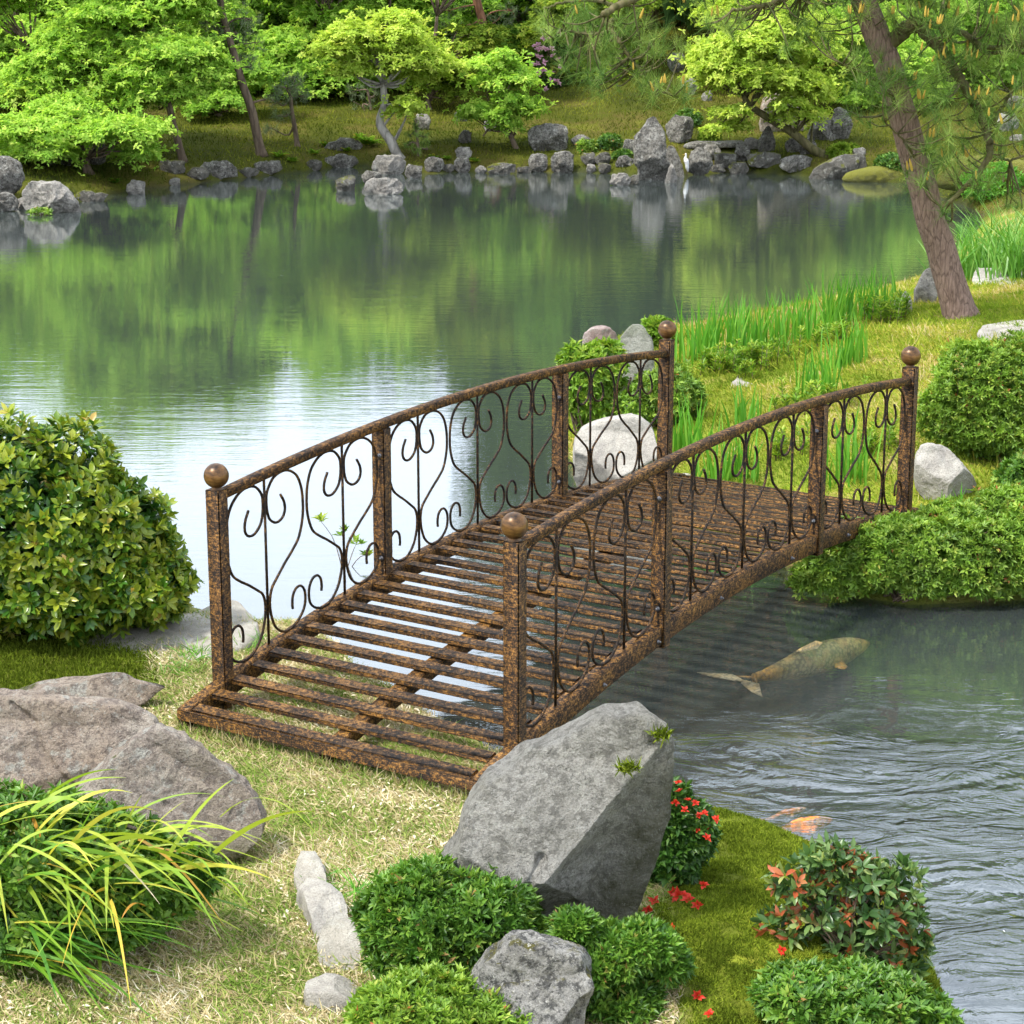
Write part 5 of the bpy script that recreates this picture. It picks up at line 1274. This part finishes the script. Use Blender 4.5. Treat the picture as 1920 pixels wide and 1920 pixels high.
maple('small bright maple above the rounded boulder in the middle of the far bank', (968, 279), [([(970, 280), (960, 258), (950, 240), (940, 200), (940, 150)], 5, 3, 0), ([(955, 250), (925, 235), (905, 255)], 2.5, 1.5, 0)],
      [(870, 110, 1000, 170, 6), (862, 180, 940, 225, 5), (920, 150, 1012, 210, 6), (930, 190, 1000, 245, 4), (885, 90, 960, 130, 3)], dY=.25)
maple('leaning mossy maple with yellow green layers over the rocks on the right', (1548, 292), [([(1550, 294), (1520, 278), (1488, 252), (1450, 228), (1408, 200), (1395, 180)], 9, 5, 0), ([(1400, 190), (1375, 200), (1350, 225)], 2.5, 1.2, -.1), ([(1408, 200), (1440, 160), (1480, 120), (1500, 60)], 4, 2, .1), ([(1400, 185), (1380, 140), (1400, 90)], 3.5, 2, .1)],
      [(1290, 100, 1420, 160, 7), (1320, 60, 1500, 130, 8), (1330, 190, 1400, 265, 4), (1400, 100, 1560, 190, 9), (1440, 150, 1560, 230, 4), (1380, 20, 1560, 90, 7)], mat='maple2', bark='mossbark', dY=.35)
maple('fresh green maple directly behind the near pine trunk', (1640, 275), [([(1640, 280), (1630, 210), (1640, 120), (1650, 20)], 6, 3, 0)], [(1530, 170, 1650, 240, 7), (1560, 80, 1760, 170, 9), (1500, 10, 1700, 90, 8), (1660, 150, 1780, 220, 6)], Y=26.5)
maple('fresh green maple behind the pine boughs in the upper right corner', (1850, 240), [([(1850, 250), (1845, 170), (1830, 80), (1830, 0)], 6, 3, 0)], [(1700, 40, 1860, 130, 8), (1800, 60, 1960, 170, 8), (1780, -20, 1960, 60, 7), (1760, 150, 1900, 210, 6)], Y=27.5, mat='maple3')
maple('loose olive maple between the white barked tree and the small bright maple', (806, 222), [([(808, 224), (803, 180), (812, 110), (820, 30)], 5, 3, 0)], [(760, 60, 880, 130, 6), (790, 110, 900, 190, 7), (830, 30, 940, 110, 6), (760, -180, 960, 0, 7)], Y=27.3, mat='olive', dens=.08)
maple('bright crown behind the white barked maple at the top edge', (740, 150), [([(760, 190), (755, 120), (750, 20)], 6, 3, 0)], [(660, -50, 860, 40, 9), (700, 20, 830, 80, 5), (600, -60, 720, 20, 5), (640, -220, 900, -20, 11)], Y=30, mat='maple')
maple('yellowish leafed tree behind the pine boughs at the top middle', (1100, 170), [([(1120, 185), (1110, 120), (1090, 20)], 5, 3, 0)], [(1000, 20, 1120, 100, 6), (1060, 60, 1200, 140, 6), (1040, -40, 1220, 30, 7)], Y=29, mat='olive', dens=.08)
maple('bright leafed tree between the reddish pine and the dark wood', (985, 120), [([(1010, 150), (1000, 90), (990, 0)], 5, 3, 0)], [(925, 30, 1060, 100, 6), (960, -50, 1100, 30, 6), (900, -220, 1100, -40, 8)], Y=31, mat='maple3')
maple('bright maple at the top left behind the tall bright maple', (220, 100), [([(220, 160), (215, 60), (210, -40)], 6, 3, 0)], [(20, -40, 220, 50, 9), (60, 30, 200, 90, 5), (340, -50, 520, 40, 7), (420, 20, 520, 80, 4), (-60, -200, 200, -20, 9), (300, -180, 560, -30, 9)], Y=29, mat='maple3')

SR = 'second row of maples on the far bank'
for k_, (x_, Y_, mt_, bx_, lb_) in enumerate([
    (20, 28.2, 'maple', [(-80, 30, 110, 110, 8), (-60, 90, 100, 170, 6)], 'bright maple high behind the far left dark rock'),
    (200, 28.6, 'maple3', [(110, 120, 300, 200, 8), (120, 60, 320, 130, 7)], 'leafy maple filling the gap behind the slender pale trunk'),
    (400, 28.4, 'maple', [(320, 60, 480, 130, 8), (330, 110, 500, 190, 7), (340, 0, 480, 60, 5)], 'leafy maple behind the bare pine trunk'),
    (580, 29.2, 'maple', [(480, 110, 640, 190, 7), (500, 40, 700, 110, 8), (520, -40, 720, 40, 7)], 'bright maple behind the small grey green pine'),
    (720, 29.0, 'maple', [(620, 90, 790, 180, 8), (660, 30, 820, 100, 8)], 'bright maple behind the white barked maple'),
    (860, 29.4, 'maple3', [(780, 60, 930, 150, 8), (820, 110, 960, 190, 6), (780, -30, 940, 60, 6)], 'leafy maple left of the small bright maple'),
    (1400, 27.6, 'maple2', [(1290, 70, 1400, 130, 6), (1330, -40, 1520, 50, 9), (1440, 60, 1580, 140, 7)], 'airy yellow green maple above the leaning mossy maple'),
    (1600, 27.8, 'maple', [(1500, 120, 1620, 250, 8), (1560, 0, 1720, 100, 8)], 'fresh maple left of the near pine trunk'),
    (1760, 28.6, 'maple', [(1680, 60, 1840, 190, 9), (1740, 130, 1900, 250, 8)], 'fresh maple right of the near pine trunk')]):
    y_ = topix(PY(x_, 300, Y_)[0], Y_, H(PY(x_, 300, Y_)[0], Y_))[1]
    maple(lb_, (x_, y_), [([(x_, y_), (x_ - 6, y_ - 40), (x_ + 5, y_ - 90), (x_ + 12, y_ - 170)], 5.5, 3, 0)], bx_, mat=mt_, Y=Y_, group=SR, dens=.075, L=.056, W=.029)
far_pine('grey green pine with a tall bare leaning trunk on the left of the far bank', (490, 292), [([(492, 294), (476, 230), (462, 180), (448, 130), (432, 80), (415, 20), (405, -60)], 8.5, 5, 0), ([(466, 196), (480, 190), (498, 186)], 2.5, 1.5, 0)],
         [(440, 60, 42, 22, 30), (465, 35, 36, 20, 24), (400, 45, 40, 22, 26), (470, 118, 26, 16, 18), (420, 5, 50, 24, 30), (385, 0, 36, 20, 20), (478, 80, 26, 14, 16), (455, 110, 20, 12, 10)], bark='farbark')
far_pine('small grey green pine on a short trunk in the middle left of the far bank', (557, 275), [([(558, 277), (553, 245), (548, 215), (545, 180)], 5, 3, 0)],
         [(540, 165, 36, 24, 34), (520, 190, 28, 18, 22), (560, 180, 26, 20, 22), (555, 145, 26, 18, 18), (530, 215, 24, 14, 16), (510, 240, 28, 10, 10)])
far_pine('red trunked pine leaning at the top middle of the far bank', (950, 150), [([(940, 150), (925, 105), (910, 60), (895, 10), (880, -60)], 9, 7, 0)],
         [(850, 55, 40, 16, 24), (880, 70, 34, 14, 18), (930, 40, 36, 16, 20), (840, 20, 30, 16, 18), (960, 20, 30, 16, 16), (870, -20, 60, 30, 34)], bark='redbark', Y=28.5)
far_pine('dark pine cut by the left edge high on the far bank', (12, 160), [([(14, 170), (8, 70), (0, -40)], 8, 6, 0), ([(9, 62), (30, 50), (50, 40)], 3, 2, 0)],
         [(40, 20, 44, 24, 30), (-10, 20, 40, 26, 24), (60, 60, 30, 20, 18), (20, -30, 60, 30, 34)], bark='redbark', mat='needle', Y=29)
far_pine('young dark conifer on the shore right of the white barked tree', (786, 292), [([(787, 294), (784, 270), (781, 245), (779, 222)], 3, 1.5, 0)],
         [(779, 232, 12, 12, 14), (772, 250, 16, 10, 16), (792, 255, 16, 10, 16), (768, 270, 16, 8, 12), (796, 272, 16, 8, 12), (782, 282, 16, 8, 10)], mat='needle', L=.06, W=.0045)
far_pine('thin grey pine growing behind the leaning white barked maple', (705, 250), [([(700, 255), (698, 220), (690, 170)], 3, 2, 0)], [(680, 200, 26, 20, 18), (700, 180, 24, 16, 14), (668, 170, 20, 14, 10)], Y=27)

# dark wood at the back of the hill
DW = 'dark trees at the back of the hill'
def wood_tree(px, Y, top, mat, w, label, seed, low=.15):
    x = PY(px, 500, Y)[0]; z0 = H(x, Y); b = np.array([x, Y, z0]); root = empty('woodland_tree', b, label, 'tree', DW)
    hgt = top - z0; l = []
    for q in range(7):
        t = low + (1 - low) * (q + .5) / 7; rw = w * (1.15 - (.75 if hgt < 5 else .2) * t) * R.uniform(.75, 1.15)
        l.append((b + np.array([R.normal(0, .35) * w, R.normal(0, .3) * w, hgt * t]), np.array([rw, rw * .8, hgt * .17])))
    p, d = lumps_sample(l, 1900, (.6, 1.05), .5, seed)
    V, F, r = rosettes(p, d + np.array([0, 0, .3]) + R.normal(0, .3, d.shape), 6, .125 if hgt < 5 else .25, .06 if hgt < 5 else .14, 30, 95, leaves4, np.clip(R.beta(2, 2, len(p)), 0, 1))
    mk('crown', V, F, M[mat], root, rnd=r)
    mb = MB(); s = spline([b - np.array([0, 0, .05]), b + np.array([R.normal(0, .1), 0, hgt * .4]), b + np.array([R.normal(0, .15), 0, hgt * .85])], 14)
    tube(mb, s, np.linspace(.12, .04, 14), 10)
    for lc, lr in l: k = s[np.argmin(np.abs(s[:, 2] - lc[2] + .2))]; tube(mb, [k, (k + lc) / 2 + R.normal(0, .05, 3), lc], [.035, .025, .01], 6)
    mb.build('trunk', M['farbark'], root, smooth=True)
lab = {'ever': 'evergreen tree in the shaded wood at the back of the hill', 'dark': 'very dark tree in the shaded wood at the back of the hill', 'olive': 'paler tree in the wood at the back of the hill', 'maple3': 'fresh green tree in the wood at the back of the hill'}
sd_ = 0
for px in range(-1000, -200, 130):
    sd_ += 1; wood_tree(px + R.uniform(-25, 25), 27.2 + R.uniform(-.8, .8), 3.2 + R.uniform(-.4, .4), 'maple' if sd_ % 2 else 'maple3', 1.1, 'fresh green tree standing on the far bank beyond the left edge', sd_)
for px in range(-1100, 2500, 115):
    sd_ += 1; right = np.clip((px - 1080) / 220, 0, 1); Y = 32.0 - 1.3 * right + R.uniform(-.8, 1.4)
    top = (4.2 + R.uniform(-.4, .4)) * (1 - right) + (6.4 + R.uniform(-.5, .6)) * right
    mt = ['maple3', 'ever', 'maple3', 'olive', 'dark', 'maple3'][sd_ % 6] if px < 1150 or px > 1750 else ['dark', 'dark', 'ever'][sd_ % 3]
    wood_tree(px + R.uniform(-25, 25), Y, top, mt, .95 + .25 * right, lab[mt], sd_)
for px in range(-1200, 2600, 150):
    sd_ += 1; Y = 36.5 + R.uniform(-1, 1.5); right = np.clip((px - 1000) / 160, 0, 1)
    top = (4.8 + R.uniform(-.3, .4)) * (1 - right) + (12 + R.uniform(-.8, .8)) * right
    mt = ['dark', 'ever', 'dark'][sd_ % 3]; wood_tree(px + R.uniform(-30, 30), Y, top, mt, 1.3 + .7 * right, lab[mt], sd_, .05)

# bushes and ferns of the far bank
FB = 'bushes on the far bank'
def far_bush(x0, y0, x1, y1, mat, label, n=260, L=.045, W=.018, base=None, k=5, name='bank_bush', group=FB):
    b = G(*(base or ((x0 + x1) / 2, y1 - 4))); c = ((x0 + x1) / 2, (y0 + y1) / 2); rx, ry = (x1 - x0) / 2, (y1 - y0) / 2
    bush(name, label, b, px_lumps([(c[0], c[1] + ry * .1, rx * .8, ry * .9), (c[0] - rx * .35, c[1] + ry * .25, rx * .6, ry * .7), (c[0] + rx * .35, c[1] + ry * .2, rx * .6, ry * .75)], b[1]), n, k, L, W, M[mat], leaves4, group=group, nst=10)
far_bush(240, 262, 300, 302, 'maple', 'bright low bush beside the slender pale trunk')
far_bush(1120, 250, 1166, 282, 'azalea', 'small bright bush right of the smooth stone')
far_bush(1262, 205, 1315, 240, 'azalea', 'green bush behind the dark rounded rock')
far_bush(1082, 262, 1120, 288, 'azalea2', 'low bright bush in front of the smooth stone', 200)
far_bush(1640, 285, 1720, 320, 'azalea', 'green leafy bush touching the near pine trunk', 320)
far_bush(1150, 280, 1186, 300, 'azalea', 'flat green bush left of the tall standing stone', 160)
far_bush(1310, 240, 1350, 270, 'olive', 'olive bush behind the stone slab', 160)
far_bush(1550, 268, 1612, 296, 'olive', 'olive bush on the bank behind the mossy boulder', 220)
far_bush(1000, 62, 1075, 165, 'ever', 'dark leaved bush bearing pink blossoms at the edge of the dark wood', 420, base=(1040, 165))
pk = [o for o in COL.objects if o.get('label', '').startswith('dark leaved bush bearing')][0]
for q in range(34):
    p = PY(R.normal(1025, 16), R.normal(112, 26), pk.location[1] - .28 + R.normal(0, .03)); V, F, r = blossom(p, .05)
    mk('blossom', V, F, M['pink'], pk, origin=p, rnd=r)
far_bush(1800, 300, 1925, 372, 'iris', 'bright green bush on the bank behind the rushes', 420, L=.05, W=.014)
far_bush(60, 384, 110, 402, 'azalea2', 'tuft of green leaves growing on the big pale rock', 90, L=.035, base=(88, 396), name='rock_plant')
for ob_ in [o for o in COL.objects if o.get('label', '').startswith('tuft of green leaves growing')]: ob_.location.y -= .25
def fern(px, py, rpx, label, n=14, mat='fern'):
    b = G(px, py); m = b[1] / FPX / CP; B = np.repeat(b[None], n, 0); an = np.linspace(0, 2 * PI, n, False) + R.normal(0, .2, n); e = R.uniform(.6, 1.2, n)
    D = np.stack([np.cos(an) * np.cos(e), np.sin(an) * np.cos(e), np.sin(e)], 1); Lf = rpx * m * R.uniform(.8, 1.3, n)
    C = []; T = []; N = []; LL = []
    for t_ in np.linspace(.15, 1, 12):
        c = B + D * (Lf * t_)[:, None] - np.array([0, 0, 1.]) * (Lf * .45 * t_ * t_)[:, None]
        S = nrm(np.cross(D, np.array([0, 0, 1.])))
        for s in (1, -1): C.append(c); T.append(S * s + D * .5); N.append(np.repeat(np.array([[0, 0, 1.]]), n, 0)); LL.append(Lf * .32 * (1.1 - t_))
    V, F, q = leaves4(np.concatenate(C), np.concatenate(T), np.concatenate(N), np.concatenate(LL), np.concatenate(LL) * .38)
    rv = np.clip(np.tile(R.beta(2, 2, n), 24), 0, 1)
    tag(mk('fern', V, F, M[mat], origin=b, rnd=np.repeat(rv, 2)), label, 'fern', 'ferns on the far bank')
fern(524, 298, 26, 'fern turning orange right of the pine trunk'); fern(548, 305, 20, 'small green fern beside the orange fern')
fern(690, 275, 34, 'light green fern clump left of the white barked trunk', 22); fern(672, 262, 22, 'fern above the dark inlet'); fern(812, 300, 18, 'orange fern beside the square grey rock')
fern(890, 305, 20, 'green fern between the cap rock and the mossy flat rock'); fern(590, 292, 22, 'fern above the brown mossy rock'); fern(215, 345, 20, 'fern at the waterline left of the white pointed stone'); fern(650, 285, 16, 'small fern in the mouth of the inlet')
fern(838, 302, 16, 'little fern left of the dark lichen spotted rock'); fern(610, 275, 18, 'fern on the bank left of the long flat rock')

# moss and low growth of the far bank
cx = R.uniform(-14, 11, 330000); cy = R.uniform(20, 34, 330000); cz, sdd, ww = height(cx, cy, True); fx, fy = topix(cx, cy, cz)
ok = (sdd > .02) & (ww['F'] > .5) & (fx > -1100) & (fx < 2300); p = np.stack([cx, cy, cz], 1)[ok]; n = len(p)
rv = np.clip(R.beta(2, 2, n) + fbm(p * np.array([1.1, 1.1, 0]), 51, 4) * .8, 0, 1)
V, F, m = ribbons(p, R.normal(0, .5, (n, 3)) + np.array([0, 0, 1.]), R.normal(0, .3, (n, 3)), R.uniform(.015, .05, n), R.uniform(.008, .018, n), 1)
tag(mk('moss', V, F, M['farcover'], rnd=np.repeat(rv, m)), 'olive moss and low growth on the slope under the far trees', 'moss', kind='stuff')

# ------------------------------------------------------------------ the near pine
pb = G(1805, 592); pY = pb[1]; pine = empty('pine_tree', pb, 'leaning red barked pine with pollen candles in front of the pond on the right', 'tree')
pm = pY / FPX / CP
trunk = [(1806, 594), (1790, 548), (1772, 480), (1752, 410), (1735, 350), (1716, 295), (1697, 240), (1676, 180), (1655, 110), (1632, 45), (1612, -10), (1585, -90), (1560, -180)]
pts = [PY(a, b, pY) for a, b in trunk]; pts[0][2] = H(pts[0][0], pts[0][1]) - .05
s = spline(pts, 110); rad = np.interp(np.linspace(0, 1, 110), [0, .04, .1, .25, .5, .75, 1], np.array([38, 31, 28, 26, 25, 23, 18]) * pm)
s = s + np.stack([fbm(s * 2.5 + k, 5, 2) for k in (0, 9, 18)], 1) * .03
mb = MB(); tube(mb, s, rad, 36); mb.build('trunk', M['pinebark'], pine, origin=pb, smooth=True)
limbs = [
 ([(1655, 92), (1690, 62), (1712, 45), (1728, 52), (1745, 72), (1770, 100), (1800, 150), (1830, 200), (1850, 250), (1855, 290), (1830, 330), (1795, 365), (1765, 390)], 15, 3, -.35),
 ([(1712, 46), (1750, 46), (1790, 56), (1820, 72), (1850, 88), (1900, 86), (1960, 70)], 7, 3.5, -.2),
 ([(1820, 75), (1850, 100), (1900, 95), (1960, 110)], 4, 2.5, -.3),
 ([(1690, 230), (1660, 165), (1620, 140), (1580, 120)], 4, 2, -.4),
 ([(1720, 310), (1700, 270), (1660, 230)], 3, 1.5, -.4),
 ([(1612, -10), (1540, -45), (1450, -60), (1330, -50), (1230, -20), (1160, 10), (1130, 30)], 13, 5, -.7),
 ([(1130, 30), (1150, 60), (1170, 90), (1200, 130), (1230, 165), (1270, 180)], 5, 2, -.1),
 ([(1150, 35), (1135, 60), (1090, 62), (1050, 55)], 4, 2, -.1),
 ([(1160, 12), (1110, 0), (1060, 5), (1020, 15)], 4, 2, .1),
 ([(1560, -50), (1500, -15), (1430, 10), (1370, 20)], 6, 2.5, -.5),
 ([(1560, -180), (1640, -120), (1750, -60), (1850, -40), (1960, -50)], 12, 5, -.4),
 ([(1850, 250), (1880, 200), (1900, 170), (1950, 160)], 4, 2, -.1),
 ([(1855, 290), (1890, 300), (1930, 290)], 3, 2, 0),
]
mb = MB(); LP = []
for path, r0, r1, dy in limbs:
    q = spline([PY(a, b, pY + dy * k / (len(path) - 1)) for k, (a, b) in enumerate(path)], 8 * len(path)); q = q + R.normal(0, .004, q.shape); LP.append(q)
    tube(mb, q, np.linspace(r0 * pm, r1 * pm, len(q)), 10)
LPa = np.concatenate(LP + [s[60:]])
regs = [(1820, 60, 110, 60, 60), (1880, 120, 70, 60, 40), (1760, 130, 70, 50, 34), (1690, 165, 62, 40, 34), (1640, 130, 50, 45, 20), (1800, 210, 70, 55, 40), (1880, 230, 60, 60, 36), (1780, 290, 60, 40, 30), (1720, 300, 40, 40, 18), (1840, 320, 70, 36, 22),
        (1715, 345, 32, 24, 16), (1600, 60, 70, 60, 26), (1560, 20, 90, 40, 26), (1740, 20, 80, 40, 34), (1620, 210, 40, 30, 9), (1900, 20, 60, 40, 30), (1900, 370, 50, 24, 10), (1770, 395, 20, 20, 5), (1790, 440, 10, 10, 1),
        (1060, 40, 50, 40, 26), (1110, 75, 55, 40, 26), (1180, 60, 60, 50, 30), (1250, 85, 40, 30, 14), (1130, 140, 50, 40, 18), (1190, 160, 44, 30, 14), (1250, 165, 40, 30, 12), (1090, 120, 40, 30, 12), (1290, 170, 20, 16, 4),
        (1430, 10, 80, 34, 22), (1380, 40, 60, 24, 10), (1340, 20, 60, 30, 12), (1500, 60, 50, 30, 10), (1480, -40, 120, 40, 30), (1750, -60, 200, 60, 80), (1250, -50, 160, 40, 36), (1900, -150, 200, 90, 90), (1650, -200, 220, 90, 110), (1400, -160, 200, 80, 70)]
TP = []; TD = []
for x, y, rx, ry, n in regs:
    for _ in range(int(n * (.62 if y > 0 else 1))):
        an = R.uniform(0, 6.28); rr = math.sqrt(R.uniform(0, 1)); p = PY(x + math.cos(an) * rr * rx, y + math.sin(an) * rr * ry, pY + R.uniform(-.55, .35))
        k = LPa[np.argmin(np.linalg.norm((LPa - p) * np.array([1, .6, 1]) + np.array([0, 0, .03]), axis=1))]
        d = nrm(p - k + np.array([0, 0, .12])); TP.append(p); TD.append(d * .7 + np.array([0, -.1, .6]))
        L_ = np.linalg.norm(p - k)
        if L_ < .9:
            mid = (p + k) / 2 + np.array([R.normal(0, .06), R.normal(0, .06), -.10]) * L_
            tube(mb, spline([k, mid, p], 6), np.linspace(min(.008, .003 + L_ * .01), .0028, 6), 5)
mb.build('limbs', M['mossbark'], pine, origin=pb, smooth=True)
TP = np.array(TP); TD = np.array(TD)
V, F, r = tufts(TP, TD, 60, .125, .0033, 1.0)
mk('needles', V, F, M['needle'], pine, origin=pb, rnd=r)
vis = np.array([topix(*p) for p in TP]); idx = [k for k in range(len(TP)) if vis[k][1] > 4 and vis[k][0] < 1916]
idx = sorted(idx, key=lambda k: TP[k][1])[:int(len(idx) * .55)]; idx = [idx[k] for k in R.permutation(len(idx))[:56]]
mbc = MB(); ln = .068; pr = np.array([.0045, .0085, .0088, .0078, .0070, .0050, .0015]); base = np.stack([0 * pr, 0 * pr, np.linspace(0, ln, 7)], 1)
zz = spline(base, 22); rp = np.interp(np.linspace(0, 1, 22), np.linspace(0, 1, 7), pr) * (1 + .2 * np.sin(np.arange(22) * 2.1))
tube(mbc, zz, rp, 9); proto = None
for k in idx:
    for c in range(int(R.choice([1, 2, 3], p=[.45, .35, .2]))):
        loc = TP[k] + np.array([R.normal(0, .016), R.normal(0, .016) - .02, .012])
        if proto is None: proto = mbc.build('pollen_candle', M['candle'], pine, origin=np.zeros(3), smooth=True, rnd=True); o = proto
        else:
            o = proto.copy(); COL.objects.link(o); o.parent = pine
        o.location = (loc - pb).tolist(); o.rotation_euler = (R.normal(0, .16), R.normal(0, .16), R.uniform(0, 6)); f = R.uniform(.55, .9); o.scale = (f, f, f * R.uniform(.85, 1.2))

# ------------------------------------------------------------------ sky, sun, camera
W = bpy.data.worlds.new('World'); scene.world = W; W.use_nodes = True; nt = W.node_tree; nt.nodes.clear()
SUN_EL, SUN_AZ = math.radians(58), math.radians(-118)     # azimuth measured from +Y (view direction) towards +X
out = nt.nodes.new('ShaderNodeOutputWorld'); bg = nt.nodes.new('ShaderNodeBackground'); bg2 = nt.nodes.new('ShaderNodeBackground'); mixs = nt.nodes.new('ShaderNodeMixShader')
sky = nt.nodes.new('ShaderNodeTexSky'); sky.sky_type = 'NISHITA'; sky.sun_disc = False; sky.sun_elevation = SUN_EL; sky.sun_rotation = SUN_AZ; sky.dust_density = 2.0; sky.air_density = 1.0
bg.inputs['Strength'].default_value = .12; nt.links.new(sky.outputs[0], bg.inputs[0])
tc = nt.nodes.new('ShaderNodeTexCoord'); mp = nt.nodes.new('ShaderNodeMapping'); mp.inputs['Scale'].default_value = (1, 1, 2.5); nt.links.new(tc.outputs['Generated'], mp.inputs[0])
nz = nt.nodes.new('ShaderNodeTexNoise'); nz.inputs['Scale'].default_value = 2.2; nz.inputs['Detail'].default_value = 7; nz.inputs['Roughness'].default_value = .55; nt.links.new(mp.outputs[0], nz.inputs[0])
rp_ = nt.nodes.new('ShaderNodeValToRGB'); rp_.color_ramp.elements[0].position = .30; rp_.color_ramp.elements[1].position = .52; nt.links.new(nz.outputs['Fac'], rp_.inputs[0])
bg2.inputs[0].default_value = (.92, 1.0, 1.13, 1); bg2.inputs[1].default_value = 1.35
nt.links.new(rp_.outputs[0], mixs.inputs[0]); nt.links.new(bg.outputs[0], mixs.inputs[1]); nt.links.new(bg2.outputs[0], mixs.inputs[2]); nt.links.new(mixs.outputs[0], out.inputs[0])
sl_ = bpy.data.lights.new('sun', 'SUN'); sl_.energy = 3.5; sl_.angle = math.radians(7); sl_.color = (1, .95, .86)
so = bpy.data.objects.new('sun', sl_); COL.objects.link(so)
from mathutils import Vector
sv = Vector((math.sin(SUN_AZ) * math.cos(SUN_EL), math.cos(SUN_AZ) * math.cos(SUN_EL), math.sin(SUN_EL)))
so.rotation_euler = sv.to_track_quat('Z', 'Y').to_euler(); so.location = (sv * 40)
cam = bpy.data.cameras.new('camera'); cam.sensor_width = 36; cam.lens = 36 * FPX / 1920; cam.clip_end = 400; cam.clip_start = .05
co = bpy.data.objects.new('camera', cam); COL.objects.link(co); co.location = (0, 0, HC); co.rotation_euler = (PI / 2 - PITCH, 0, 0)
scene.camera = co
scene.render.resolution_x = 1024; scene.render.resolution_y = 1024
scene.view_settings.view_transform = 'Standard'; scene.view_settings.look = 'None'; scene.view_settings.exposure = 0.68; scene.view_settings.gamma = 1
scene.render.engine = 'CYCLES'
scene.cycles.use_adaptive_sampling = True; scene.cycles.adaptive_threshold = .03; scene.cycles.max_bounces = 4; scene.cycles.diffuse_bounces = 2; scene.cycles.glossy_bounces = 3; scene.cycles.transmission_bounces = 3; scene.cycles.transparent_max_bounces = 6
scene.cycles.caustics_reflective = False; scene.cycles.caustics_refractive = False
